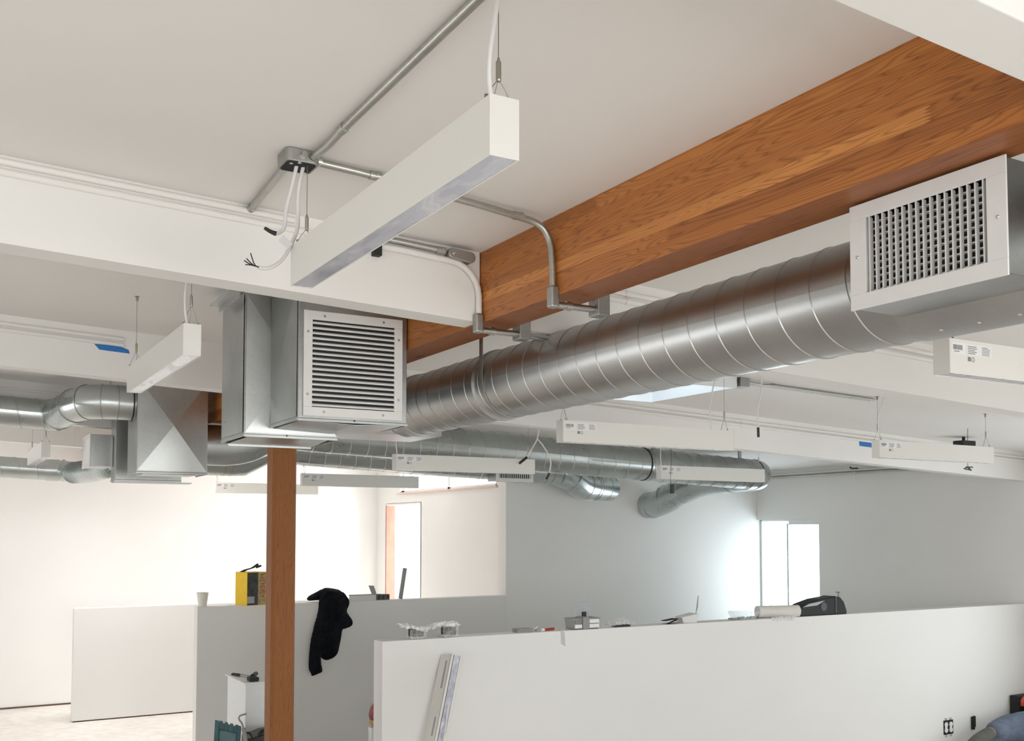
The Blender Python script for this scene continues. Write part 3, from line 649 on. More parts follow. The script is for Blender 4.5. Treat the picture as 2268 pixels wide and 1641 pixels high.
def pendant(x, y, z, axis, label, ends=(True, True), stick=False, cord=0, drop=0.075, L_=LL, group='linear pendant lights'):
    """(x, y, z): corner with least x and y at the underside; axis 0 runs along x, 1 along y"""
    A = Vector((1,0,0)) if axis == 0 else Vector((0,1,0)); B = Vector((0,1,0)) if axis == 0 else Vector((1,0,0))
    O = Vector((x, y, z)); t = thing('pendant_light', O+A*L_/2+B*LW/2, label, 'light', group)
    def bb(m, a0, a1, b0, b1, z0, z1):
        p = lambda a, b, c: O+A*a+B*b+Vector((0,0,c))
        m.hexa([p(a0,b0,z0), p(a1,b0,z0), p(a1,b1,z0), p(a0,b1,z0), p(a0,b0,z1), p(a1,b0,z1), p(a1,b1,z1), p(a0,b1,z1)])
    m = MB(); bb(m, 0.003, L_-0.003, 0, 0.003, 0, LH); bb(m, 0.003, L_-0.003, LW-0.003, LW, 0, LH); bb(m, 0.003, L_-0.003, 0.003, LW-0.003, LH-0.003, LH)
    bb(m, 0.003, L_-0.003, 0.003, LW-0.003, 0.006, 0.008)
    obj('housing', m, FIX, t, bevel=0.0008)
    for a0 in (0, L_-0.002):
        m = MB(); bb(m, a0, a0+0.002, 0.0003, LW-0.0003, 0.0, LH+0.001); obj('end_cap', m, FIX, t)
    m = MB(); bb(m, 0.004, L_-0.004, 0.0035, LW-0.0035, 0.0015, 0.005); obj('lens', m, LENS, t, label='milky grey lens')
    for k, a in enumerate((0.024, L_-0.045)):
        if not ends[k]: continue
        top = cz((O+A*a).x); g0 = O+A*a+B*LW/2+Vector((0,0,LH+drop)); c = obj_c = None
        m = MB(); m.tube([g0+Vector((0,0,0.03)), Vector((g0.x, g0.y, top-0.012))], 0.0011, n=6); m.lathe((g0.x, g0.y, top-0.024), [(0.003,0),(0.006,0.004),(0.006,0.02),(0.012,0.022),(0.012,0.026)], 12)
        cb = obj('suspension_cable', m, WIRE, t, smooth=True)
        m = MB(); m.lathe(g0-Vector((0,0,0.0)), [(0.003,-0.006),(0.005,-0.004),(0.0055,0.0),(0.0055,0.034),(0.003,0.037),(0.0025,0.042)], 14); obj('cable_gripper', m, GRIP, cb, smooth=True)
        m = MB()
        for s_ in (-1, 1):
            e = O+A*a+B*(LW/2+s_*LW*0.42)+Vector((0,0,LH+0.001)); m.tube([g0, g0*0.5+e*0.5+B*s_*0.003, e], 0.0009, n=6, smooth=1); m.cyl(e, e+Vector((0,0,0.008)), 0.0035, n=8)
        e = O+A*(a-0.03 if k else a+0.03)+B*LW/2+Vector((0,0,LH)); m.tube([g0, e], 0.0009, n=6)
        obj('bail_wire', m, WIRE, cb)
    if stick:
        if axis == 0: sticker(t, O+Vector((0.0, 0, LH)), (1,0,0), (0,-1,0), 0)
        else: sticker(t, O+Vector((0,0,LH)), (0,1,0), (-1,0,0), 0)
    if cord:
        a = 0.02 if cord == 1 else L_-0.16
        s0 = O+A*a+B*LW*0.25+Vector((0,0,LH-0.002)); top = cz(s0.x); m = MB()
        m.tube([s0, s0+Vector((-0.012,0.0,0.09)), s0+Vector((0.0,0.004,0.19)), Vector((s0.x+0.04, s0.y, top-0.04)), Vector((s0.x+0.05, s0.y, top))], 0.0042, n=10, smooth=3)
        obj('power_cord', m, CORD, t, smooth=True)
    return t
near_l = pendant(0.922, 1.683, 2.515, 1, 'largest and nearest hanging white linear light, its milky lens facing down', drop=0.045)
m = MB(); m.tube([(0.934, 1.70, 2.632), (0.928, 1.70, 2.70), (0.944, 1.70, 2.80), (0.966, 1.71, 2.90)], 0.0048, n=10, smooth=3); obj('power_cord', m, CORD, near_l, smooth=True)
pendant(0.830, 3.90, 2.452, 1, 'hanging white linear light at left beyond the first roof beam', cord=1)
pendant(0.790, 8.70, 2.362, 1, 'small bright white hanging light at the left edge over the pale duct', cord=1, drop=0.05)
pendant(2.985, 2.22, 2.326, 0, 'hanging linear light cut off by the right edge, label sheets on its side', stick=True, cord=1)
pendant(2.985, 4.62, 2.272, 0, 'hanging linear light with label sheets just below the near duct', stick=True, cord=2)
pendant(5.548, 4.68, 2.280, 0, 'hanging linear light on the right with blue tape beyond its left end', stick=True, cord=1)
pendant(3.049, 7.02, 2.243, 0, 'hanging linear light in front of the far ducts with wires at its right end', stick=True, cord=1)
pendant(5.554, 7.03, 2.237, 0, 'hanging linear light in front of the far duct elbow, black tag below its left end', stick=True, cord=1)
pendant(3.13, 9.42, 2.215, 0, 'hanging linear light just right of the post in the bright area', stick=True)
pendant(2.889, 11.77, 2.216, 0, 'farthest hanging linear light, washed out behind the post', stick=True)

# ------------------------------------------------------------------ conduit, boxes and cables on the near ceiling
CR = 0.0117
def conduit(name, pts, label, mat=EMT, r=CR, smooth=0, coup=(), group=None, n=14):
    m = MB(); m.tube(pts, r, n=n, smooth=smooth)
    t = tag(obj(name, m, mat, smooth=True), label, 'conduit', group)
    for p, d in coup:
        p = Vector(p); d = Vector(d).normalized(); mm = MB(); mm.cyl(p-d*0.018, p+d*0.018, r+0.0022, n=16); q = d.cross(Vector((0,0,1)));
        if q.length < 0.1: q = Vector((0,-1,0))
        mm.cyl(p, p+q.normalized()*(r+0.008), 0.003, n=8)
        obj('coupling', mm, mat, t, smooth=True)
    return t
jx, jy, jz = 0.936, 2.885, 2.868
jb = thing('junction_box', (jx, jy, jz), 'grey steel junction box on the ceiling above the near light, cables hanging out', 'junction box')
m = MB(); hs = 0.051; cr = 0.018
poly = []
for cx, cy, a0 in ((hs-cr, hs-cr, 0), (-hs+cr, hs-cr, 90), (-hs+cr, -hs+cr, 180), (hs-cr, -hs+cr, 270)):
    for k in range(5): a = math.radians(a0+k*22.5); poly.append((jx+cx+cr*math.cos(a), jy+cy+cr*math.sin(a)))
m.prism([(x, y, jz) for x, y in poly], (0, 0, 0.037)); obj('box_body', m, CAST, jb, bevel=0.0015)
m = MB(); m.prism([(jx+(x-jx)*0.86, jy+(y-jy)*0.86, jz-0.001) for x, y in poly], (0, 0, 0.002)); obj('open_face', m, DARK, jb)
m = MB()
for x, y in ((-0.03, -0.03), (0.03, 0.03), (-0.01, -0.045)): m.cyl((jx+x, jy+y, jz-0.004), (jx+x, jy+y, jz+0.002), 0.006, n=12)
m.cyl((jx-0.0, jy-0.051, jz+0.02), (jx-0.0, jy-0.062, jz+0.02), 0.009, n=14)
m.cyl((jx+0.051, jy-0.02, jz+0.02), (jx+0.064, jy-0.02, jz+0.02), 0.014, n=14)
obj('knockouts', m, SCREW, jb, smooth=True)
conduit('steel_conduit', [(0.965, 2.83, 2.888), (0.972, 2.72, 2.889), (0.969, 2.60, 2.892), (0.966, 1.98, 2.892), (0.966, -1.5, 2.892)],
        'straight steel conduit running from the junction box to the top of the picture', coup=[((0.969, 2.60, 2.892), (0, 1, 0))])
conduit('steel_conduit', [(0.92, 2.94, 2.888), (0.925, 3.0, 2.890), (0.944, 3.40, 2.890), (0.944, 3.428, 2.890)],
        'short steel conduit from the junction box back to the white beam', coup=[((0.944, 3.408, 2.890), (0, 1, 0))])
conduit('steel_conduit', [(0.99, 2.865, 2.886), (1.15, 2.862, 2.877), (1.24, 2.87, 2.870), (1.5, 2.885, 2.857), (1.68, 2.905, 2.847), (1.79, 2.905, 2.833), (1.826, 2.90, 2.78), (1.826, 2.89, 2.70), (1.826, 2.885, 2.60)],
        'bent steel conduit that turns down over the face of the timber beam', smooth=2, coup=[((1.17, 2.863, 2.876), (1, 0, 0)), ((1.70, 2.905, 2.846), (1, 0, 0))])
def lb(name, x, y, z, label, side=2.02):
    t = thing(name, (x, y, z), label, 'conduit fitting', 'elbow fittings under the timber beam')
    m = MB(); m.box(x-0.017, x+0.017, y-0.017, y+0.017, z-0.03, z+0.045); obj('elbow_body', m, CAST, t, bevel=0.007, seg=3)
    m = MB(); m.cyl((x+0.01, y, z-0.017), (side-0.02, y, z-0.017), CR, n=14); m.cyl((x+0.05, y, z-0.017), (x+0.07, y, z-0.017), CR+0.004, n=14); obj('nipple', m, EMT, t, smooth=True)
    m = MB(); m.box(side-0.03, side+0.02, y-0.03, y+0.03, z-0.04, z+0.035); obj('end_box', m, CAST, t, bevel=0.003)
    return t
lb('elbow_fitting', 1.826, 2.885, 2.575, 'steel elbow fitting under the timber beam at the foot of the bent steel conduit')
lb('elbow_fitting', 1.822, 3.414, 2.578, 'steel elbow fitting at the corner of the white beam, foot of the painted conduit')
# painted conduits on the beam faces
def pc(x0, x1, y, off, label, tail=None, r=CR):
    pts = [(x0, y-r*0.45, cz(x0)-off), (x1, y-r*0.45, cz(x1)-off)] + (tail or [])
    m = MB(); m.tube(pts[:2]+pts[2:], r, n=12, smooth=0 if not tail else 0)
    n_ = int((x1-x0)/1.5)
    for i in range(n_):
        x = x0+1.5*(i+0.35); m.cyl((x, y-r*0.45, cz(x)-off), (x+0.03, y-r*0.45, cz(x+0.03)-off), r+0.002, n=12)
    return tag(obj('painted_conduit', m, PAINTC, smooth=True), label, 'conduit', 'white painted conduits along the roof beams')
arc = [(1.70, 3.414, 2.812)] + [(1.70+0.125*math.sin(a), 3.414, 2.687+0.125*math.cos(a)) for a in [math.radians(x) for x in (15, 30, 45, 60, 75, 90)]] + [(1.825, 3.414, 2.62)]
m = MB(); m.tube([(XL+0.02, 3.424, cz(XL)-0.052), (1.40, 3.424, 2.830), (1.50, 3.414, 2.825)]+arc, CR, n=14)
tag(obj('painted_conduit', m, PAINTC, smooth=True), 'white painted conduit on the near white beam, curving down at the timber beam', 'conduit', 'white painted conduits along the roof beams')
pc(XL+0.02, 1.10, 3.43, 0.022, 'straight white painted conduit close under the ceiling on the near white beam')
conduit('steel_conduit', [(1.33, 3.41, 2.861), (1.50, 3.408, 2.853), (1.66, 3.402, 2.842)], 'short bare steel conduit on the white beam behind the near light', coup=[((1.655, 3.402, 2.842), (1, 0, 0))])
cb = thing('conduit_fitting', (1.73, 3.40, 2.80), 'oval grey conduit body with two screws in the corner by the timber beam', 'conduit fitting')
m = MB(); pts = []
for a in range(0, 181, 20): pts.append((1.775+0.021*math.sin(math.radians(a)), 0, 2.828+0.021*math.cos(math.radians(a))))
for a in range(180, 361, 20): pts.append((1.70+0.019*math.sin(math.radians(a)), 0, 2.836+0.019*math.cos(math.radians(a))))
m.prism([(x, 3.385, z) for x, y, z in pts], (0, 0.04, 0)); obj('oval_cover', m, CAST, cb, bevel=0.003)
for q, r_ in (((1.705, 3.385, 2.834), 0.007), ((1.660, 3.388, 2.842), 0.006)): m = MB(); screw(m, q, (0,-1,0), r_); obj('cover_screw', m, SCREW, cb, smooth=True)
m = MB(); m.box(1.39, 1.42, 3.40, 3.429, 2.79, 2.835); tag(obj('switch_box', m, DGREY, bevel=0.001), 'small dark box on the white beam just behind the near light', 'junction box')
for (x0, x1, y, lbs) in ((XL+0.02, 0.95, 5.97, ('upper of two painted conduits on the white beam with blue tape at left', 'lower of two painted conduits on the white beam with blue tape at left')),
                    (2.0, XR-0.02, 3.43, ('upper of two painted conduits on the white beam right of the timber beam', 'lower of two painted conduits on the white beam right of the timber beam')),
                    (2.0, XR-0.02, 6.00, ('upper of two painted conduits on the right beam that has blue tape', 'lower of two painted conduits on the right beam that has blue tape'))):
    pc(x0, x1, y, 0.05, lbs[0]); pc(x0, x1, y, 0.082, lbs[1])
pc(XL+0.02, 1.0, 8.50, 0.07, 'upper painted conduit on the beam behind the bent duct'); pc(XL+0.02, 1.0, 8.50, 0.14, 'lower painted conduit on the beam behind the bent duct')
# conduit on the right ceiling bay
conduit('steel_conduit', [(4.46, 4.79, cz(4.46)-0.02), (4.62, 4.80, cz(4.6)-0.024), (4.72, 4.81, cz(4.7)-0.013), (5.60, 4.76, cz(5.6)-0.013)], 'thin steel conduit on the ceiling from the skylight towards the right', r=0.009, coup=[((4.72, 4.81, cz(4.7)-0.013), (1, 0, 0))])
conduit('steel_conduit', [(4.46, 4.83, cz(4.46)-0.02), (4.62, 4.84, cz(4.6)-0.024), (4.72, 4.85, cz(4.7)-0.013), (5.60, 4.80, cz(5.6)-0.013)], 'second thin steel conduit lying along the first on the right ceiling', r=0.007)
m = MB(); m.box(4.395, 4.47, 4.76, 4.86, cz(4.4)-0.06, cz(4.4)+0.001); tag(obj('conduit_box', m, CAST, bevel=0.003), 'small square steel box at the corner of the skylight shaft', 'junction box')
conduit('steel_conduit', [(9.147, 5.0, cz(9.147)-0.09), (9.147, 9.6, cz(9.147)-0.09)], 'thin conduit along the top of the right wall', mat=EMT, r=0.012)
conduit('steel_conduit', [(9.15, 5.0, cz(9.147)-0.06), (9.15, 9.6, cz(9.147)-0.06)], 'white painted conduit along the top of the right wall', mat=PAINTC, r=0.012)
m = MB(); m.box(2.03, 2.42, 3.30, 3.34, 2.50, 2.545); 
conduit('steel_conduit', [(2.0, 3.41, 2.560), (2.9, 3.41, 2.520)], 'steel conduit slung below the white beam right of the timber beam', r=0.012)
# cables out of the junction box
m = MB(); m.tube([(0.930, 2.88, 2.87), (0.918, 2.89, 2.80), (0.905, 2.90, 2.74), (0.903, 2.90, 2.69), (0.896, 2.90, 2.675), (0.884, 2.90, 2.667), (0.876, 2.90, 2.664)], 0.0058, n=10, smooth=2)
c1 = tag(obj('hanging_cable', m, CORD, smooth=True), 'white cable looping from the junction box to a black taped end', 'cable')
m = MB(); m.tube([(0.876, 2.90, 2.664), (0.862, 2.90, 2.667), (0.842, 2.90, 2.676)], lambda t: 0.0075-0.003*t, n=10, smooth=1); obj('taped_end', m, BLACK, c1, smooth=True, label='black taped end')
m = MB(); m.tube([(0.950, 2.88, 2.87), (0.938, 2.89, 2.80), (0.942, 2.90, 2.73), (0.943, 2.90, 2.69), (0.920, 2.89, 2.635), (0.895, 2.88, 2.588), (0.866, 2.87, 2.560), (0.835, 2.86, 2.545), (0.812, 2.85, 2.545)], 0.0058, n=10, smooth=2)
c2 = tag(obj('hanging_cable', m, CORD, smooth=True), 'longer white cable from the junction box ending in splayed bare wires', 'cable')
for q in ((0.786, 2.84, 2.580), (0.777, 2.85, 2.566), (0.768, 2.84, 2.556), (0.772, 2.84, 2.545)):
    m = MB(); m.tube([(0.814, 2.85, 2.545), ((0.814+q[0])/2, 2.85, 2.549), q], 0.0017, n=6, smooth=1); obj('wire_end', m, BLACK, c2)
m = MB(); m.prism([(0.900, 2.86, 2.612), (0.914, 2.86, 2.630), (0.886, 2.86, 2.652), (0.870, 2.86, 2.632)], (0, 0.001, 0)); obj('paper_tag', m, LABEL, c2, label='white printed paper tag')
# blue tape
m = MB(); m.prism([(x, 5.9685, z) for x, z in ((0.795, 2.818), (0.93, 2.815), (0.975, 2.800), (0.982, 2.779), (0.822, 2.788))], (0, 0.001, 0))
tag(obj('tape_strip', m, TAPE), 'torn strip of blue tape on the white beam at left', 'tape')
m = MB(); m.prism([(x, 5.9985, z) for x, z in ((6.86, 2.545), (7.02, 2.541), (7.03, 2.51), (7.01, 2.498), (6.865, 2.505))], (0, 0.001, 0))
tag(obj('tape_strip', m, TAPE), 'small rectangle of blue tape on the white beam at right', 'tape')
# loose black bits hung near the right beam
m = MB(); m.tube([(8.00, 7.10, cz(8.0)+0.005), (8.00, 7.10, 2.415)], 0.002, n=6); m.tube([(8.04,7.1,2.405),(8.05,7.1,2.33),(8.09,7.1,2.26)], 0.0015, n=6, smooth=1)
t = tag(obj('loose_wire', m, CORD, smooth=True), 'thin loose wire with a black connector below the right beam', 'wire')
m = MB(); m.tube([(7.985, 7.1, 2.418), (8.00, 7.1, 2.405), (8.09, 7.1, 2.408)], 0.009, n=8); obj('connector', m, BLACK, t)
m = MB()
for i in range(10):
    a = (7.27+random.uniform(0, 0.11), 5.30, 2.297+random.uniform(-0.012, 0.02)); b_ = (7.27+random.uniform(0, 0.12), 5.30, 2.292+random.uniform(-0.02, 0.015)); m.tube([a, b_], 0.005, n=6)
m.tube([(7.32, 5.3, 2.30), (7.32, 5.3, 2.40), (7.33, 5.3, cz(7.33)+0.005)], 0.002, n=6)
tag(obj('wire_bundle', m, BLACK), 'tangle of short black wire ends below the right hand light', 'wire')
m = MB(); m.box(7.68, 7.85, 5.60, 5.70, 2.495, 2.56); m.box(7.76, 7.78, 5.65, 5.67, 2.55, cz(7.76)+0.003); tag(obj('ceiling_bracket', m, DGREY, bevel=0.003), 'dark bracket box hanging from the ceiling behind the right hand light', 'bracket')
m = MB(); m.box(5.62, 5.645, 6.96, 6.99, 2.11, 2.19); m.tube([(5.632, 6.99, 2.18), (5.634, 7.0, 2.24), (5.64, 6.99, 2.40), (5.62, 6.99, cz(5.62)+0.005)], 0.002, n=6); tag(obj('black_tag', m, BLACK, bevel=0.003), 'small black connector hanging below a far light', 'connector')
m = MB(); m.tube([(4.27, 6.95, 2.64), (4.25, 6.95, 2.52), (4.20, 6.95, 2.45), (4.14, 6.95, 2.36)], 0.006, n=8, smooth=2); m.tube([(4.25, 6.95, 2.52), (4.31, 6.95, 2.46), (4.38, 6.95, 2.36), (4.36, 6.95, 2.25)], 0.006, n=8, smooth=2)
m.tube([(4.27, 6.95, 2.64), (4.33, 6.95, cz(4.3))], 0.006, n=8)
t = tag(obj('hanging_cable', m, CORD, smooth=True), 'forked white cable hanging at the right end of a far light', 'cable')
m = MB(); m.tube([(4.15, 6.95, 2.37), (4.08, 6.95, 2.32)], 0.011, n=8); m.tube([(4.36, 6.95, 2.25), (4.33, 6.95, 2.20)], 0.009, n=8); obj('cable_end', m, BLACK, t, label='black taped cable ends')
m = MB(); m.tube([(4.42, 4.62, cz(4.42)), (4.44, 4.62, 2.67), (4.40, 4.62, 2.55), (4.395, 4.62, 2.47), (4.40, 4.62, 2.42)], 0.005, n=8, smooth=2)
t = tag(obj('hanging_cable', m, CORD, smooth=True), 'single white cable dropping from the corner of the skylight shaft', 'cable')
m = MB(); m.tube([(4.40, 4.62, 2.42), (4.402, 4.62, 2.36)], 0.008, n=8); obj('cable_end', m, BLACK, t, label='black taped cable end')

# ------------------------------------------------------------------ things on the front half wall (top at 1.24)
ZT = 1.2402; YM = Y1+0.057      # earlier wall position; things scaled about the camera onto the wall top below
wp = thing('wrapped_fittings', (2.28, YM, ZT), 'two dark fittings in crumpled white plastic wrap on the front half wall', 'package')
m = MB()
for x in (2.19, 2.375): m.box(x, x+0.06, YM-0.033, YM+0.03, ZT+0.010, ZT+0.048)
obj('dark_fitting', m, DGREY, wp, bevel=0.004)
def crumple(m, x0, x1, y0, y1, z0, f, nx=26, ny=8, amp=0.006):
    k = len(m.v); rs = random.Random(3)
    for i in range(nx+1):
        for j in range(ny+1):
            u = i/nx; v = j/ny; m.v.append(Vector((x0+(x1-x0)*u+rs.uniform(-amp, amp)*0.4, y0+(y1-y0)*v, z0+f(u, v)+rs.uniform(-amp, amp))))
    for i in range(nx):
        for j in range(ny):
            a = k+i*(ny+1)+j; m.f.append((a, a+1, a+ny+2, a+ny+1)); m.m.append(0)
m = MB(); crumple(m, 2.12, 2.45, YM-0.05, YM+0.05, ZT+0.045, lambda u, v: 0.03-0.022*math.exp(-((u-0.42)/0.16)**2)-0.03*abs(v-0.5)**2*2, amp=0.007)
obj('wrap_sheet', m, BUBBLE, wp, label='crumpled white plastic sheet')
m = MB()
for x in (2.18, 2.365): crumple(m, x-0.01, x+0.08, YM-0.045, YM-0.035, ZT+0.004, lambda u, v: 0.05*v, nx=8, ny=6, amp=0.003); m.box(x, x+0.06, YM-0.034, YM+0.035, ZT, ZT+0.012)
obj('wrap_cup', m, BAG, wp)
m = MB()
for i in range(5): m.prism([(2.80+0.004*i, YM-0.03, ZT+0.004*i), (2.90, YM-0.045, ZT+0.004*i), (2.915, YM+0.03, ZT+0.004*i), (2.82, YM+0.045, ZT+0.004*i)], (0, 0, 0.003))
pads = tag(obj('sanding_pads', m, GREYC), 'small stack of flat grey packets on the front half wall', 'packet')
m = MB(); m.box(2.935, 2.962, YM-0.02, YM+0.02, ZT, ZT+0.010); m.prism([(2.93, YM, ZT+0.01), (2.95, YM-0.01, ZT+0.026), (2.955, YM+0.01, ZT+0.024)], (0.004, 0, 0)); clips = tag(obj('metal_clips', m, SCREW), 'tiny shiny metal clips beside the flat grey packets', 'clip')
pen = t = thing('marker_pen', (3.02, YM, ZT), 'red pen with a white cap lying on the front half wall', 'pen')
m = MB(); m.cyl((2.99, YM-0.01, ZT+0.007), (3.065, YM+0.01, ZT+0.007), 0.007, n=12); obj('barrel', m, RED, t, smooth=True)
m = MB(); m.cyl((2.965, YM-0.017, ZT+0.007), (2.99, YM-0.01, ZT+0.007), 0.008, n=12); obj('cap', m, LABEL, t, smooth=True)
m = MB(); m.prism([(3.072, Y1-0.001, ZT-0.07), (3.10, Y1-0.001, ZT-0.085), (3.095, Y1-0.001, ZT-0.01), (3.085, Y1-0.001, ZT+0.001), (3.07, Y1-0.001, ZT+0.0)], (0, -0.001, 0)); m.prism([(3.07, Y1-0.001, ZT+0.0005), (3.085, Y1-0.001, ZT+0.0005), (3.10, Y1+0.06, ZT+0.0005), (3.09, Y1+0.06, ZT+0.0005)], (0, 0, 0.001))
ctape = tag(obj('clear_tape', m, film('tape_film', (0.72, 0.72, 0.70), 0.4, 0.9, 1.1)), 'piece of clear tape hanging over the top edge of the front half wall', 'tape')
# tool battery like case with clear cover
bcase = t = thing('battery_case', (3.26, YM, ZT), 'grey case with white striped panels and a clear upright lid', 'case')
m = MB()
m.hexa([(3.17, YM-0.04, ZT), (3.335, YM-0.04, ZT), (3.335, YM+0.045, ZT), (3.17, YM+0.045, ZT), (3.162, YM-0.048, ZT+0.062), (3.343, YM-0.048, ZT+0.062), (3.343, YM+0.05, ZT+0.062), (3.162, YM+0.05, ZT+0.062)])
m.box(3.222, 3.262, YM-0.055, YM+0.03, ZT, ZT+0.068)
obj('case_body', m, GREY, t, bevel=0.004)
for (a, b_) in ((3.172, 3.218), (3.268, 3.333)):
    for k in range(2):
        m = MB(); m.box(a, b_, YM-0.0495, YM-0.044, ZT+0.008+k*0.026, ZT+0.028+k*0.026); obj('striped_panel', m, (INK if (a < 3.2 and k) else LABEL), t)
m = MB(); m.box(3.215, 3.315, YM+0.02, YM+0.026, ZT+0.06, ZT+0.145); obj('clear_lid', m, film('lid_film', (0.5, 0.52, 0.55), 0.5, 0.95, 1.05), t, bevel=0.002)
m = MB(); m.box(3.262, 3.288, YM+0.012, YM+0.02, ZT+0.066, ZT+0.092); obj('latch', m, BLACK, t)
bg = thing('plastic_bag', (3.52, YM, ZT), 'clear plastic bag of small dark parts on the front half wall', 'bag')
m = MB(); crumple(m, 3.42, 3.62, YM-0.045, YM+0.045, ZT+0.004, lambda u, v: 0.045*math.sin(PI*u)**0.7*math.sin(PI*min(max(v, 0.02), 0.98))**0.5, nx=18, ny=10, amp=0.004); obj('bag_film', m, BAG, bg)
m = MB()
for i in range(9): x = 3.46+i*0.012; m.box(x, x+0.01, YM-0.03, YM+0.01, ZT, ZT+0.006+0.006*random.random())
obj('dark_parts', m, BLACK, bg)
m = MB()
for i in range(6): a = random.uniform(-0.4, 0.4); m.tube([(3.85+0.012*i, YM-0.04, ZT+0.006+0.003*i), (3.93+0.008*i, YM+0.02, ZT+0.008+0.003*i)], 0.004, n=6)
m.prism([(3.85, YM-0.03, ZT+0.02), (3.94, YM-0.03, ZT+0.028), (3.94, YM+0.03, ZT+0.026), (3.86, YM+0.03, ZT+0.016)], (0, 0, 0.004))
offc = tag(obj('metal_offcuts', m, DGREY), 'little heap of dark metal offcuts beside the open paper carton', 'scrap')
pcart = t = thing('paper_carton', (4.02, YM, ZT), 'small open paper carton with one flap standing up on the front half wall', 'carton')
m = MB(); m.hexa([(3.96, YM-0.03, ZT), (4.05, YM-0.045, ZT), (4.06, YM+0.045, ZT), (3.97, YM+0.045, ZT), (3.945, YM-0.035, ZT+0.035), (4.06, YM-0.05, ZT+0.055), (4.07, YM+0.045, ZT+0.055), (3.955, YM+0.045, ZT+0.035)]); obj('carton_body', m, GRILLE, t, bevel=0.002)
m = MB(); m.prism([(4.055, YM-0.02, ZT+0.03), (4.075, YM-0.02, ZT+0.09), (4.085, YM-0.02, ZT+0.155), (4.098, YM+0.0, ZT+0.158), (4.098, YM+0.0, ZT+0.09), (4.075, YM+0.0, ZT+0.03)], (0, 0.0015, 0)); obj('upright_flap', m, GREYC, t)
m = MB(); m.box(4.38, 4.42, YM-0.02, YM+0.02, ZT, ZT+0.010); 
for i in range(14): x = 4.44+random.random()*0.16; m.cyl((x, YM-0.03+random.random()*0.05, ZT+0.006), (x+0.02, YM, ZT+0.010), 0.006, n=8)
pile = tag(obj('screw_pile', m, GREY), 'low pile of grey screws and anchors left of the paper roll', 'screws', kind='stuff')
m = MB(); m.hexa([(4.40, YM-0.04, ZT+0.001), (4.52, YM-0.04, ZT+0.001), (4.52, YM+0.04, ZT+0.001), (4.40, YM+0.04, ZT+0.001), (4.385, YM-0.055, ZT+0.05), (4.56, YM-0.055, ZT+0.05), (4.56, YM+0.055, ZT+0.05), (4.385, YM+0.055, ZT+0.05)]); tray = tag(obj('clear_tray', m, film('tray_film', (0.7, 0.78, 0.8), 0.3, 0.9, 1.1)), 'clear plastic tray holding the pile of screws', 'tray')
roll = t = thing('paper_roll', (4.73, YM, ZT), 'white roll of masking paper with a dark open core on the front half wall', 'roll')
ax0, ax1 = Vector((4.60, YM+0.02, ZT+0.038)), Vector((4.885, YM-0.045, ZT+0.038))
m = MB(); m.cyl(ax0, ax1, 0.037, n=32); obj('rolled_paper', m, ROLL, t, smooth=True)
dd = (ax1-ax0).normalized()
m = MB(); m.cyl(ax1-dd*0.01, ax1+dd*0.0005, 0.021, n=24); obj('core_opening', m, DARK, t, smooth=True)
m = MB(); m.prism([(4.66, Y1-0.002, ZT-0.016), (4.84, Y1-0.002, ZT-0.018), (4.86, Y1-0.002, ZT+0.01), (4.64, Y1-0.002, ZT+0.01)], (0, -0.001, 0)); obj('loose_sheet', m, BAG, t)
tcase = t = thing('tool_case', (5.13, YM, ZT), 'dark grey power tool case lying at the right of the paper roll', 'tool')
m = MB(); prof = [(4.90, 0.0), (4.905, 0.045), (4.96, 0.075), (5.08, 0.103), (5.24, 0.118), (5.275, 0.112), (5.31, 0.08), (5.335, 0.02), (5.335, 0.0)]
m.prism([(x, YM-0.045, ZT+z) for x, z in prof], (0, 0.11, 0)); obj('case_shell', m, DGREY, t, bevel=0.008, seg=3)
m = MB(); m.prism([(4.93, YM-0.0465, ZT+0.058), (4.99, YM-0.0465, ZT+0.078), (5.13, YM-0.0465, ZT+0.094), (5.06, YM-0.0465, ZT+0.066)], (0, 0.002, 0)); obj('shiny_lid', m, GREY, t, label='lighter sloping lid')
m = MB(); m.cyl((5.12, YM-0.047, ZT+0.055), (5.12, YM-0.04, ZT+0.055), 0.028, n=16); obj('round_badge', m, BLACK, t)
m = MB(); m.box(5.225, 5.235, YM-0.048, YM+0.06, ZT+0.01, ZT+0.119); obj('dark_strap', m, BLACK, t)

ZP, YP = 1.0915, 6.10
for o, x in ((wp, 2.876), (pads, 3.605), (clips, 3.718), (pen, 3.810), (bcase, 4.112), (bg, 4.440), (offc, 4.913), (pcart, 5.071), (pile, 5.654), (tray, 5.640), (roll, 5.966), (tcase, 6.471)):
    put(o, (x, YP, ZP), 1.276)  # x and size scaled up about the camera from the earlier, nearer wall
put(ctape, (3.892, 6.068, ZP-0.108), 1.276)

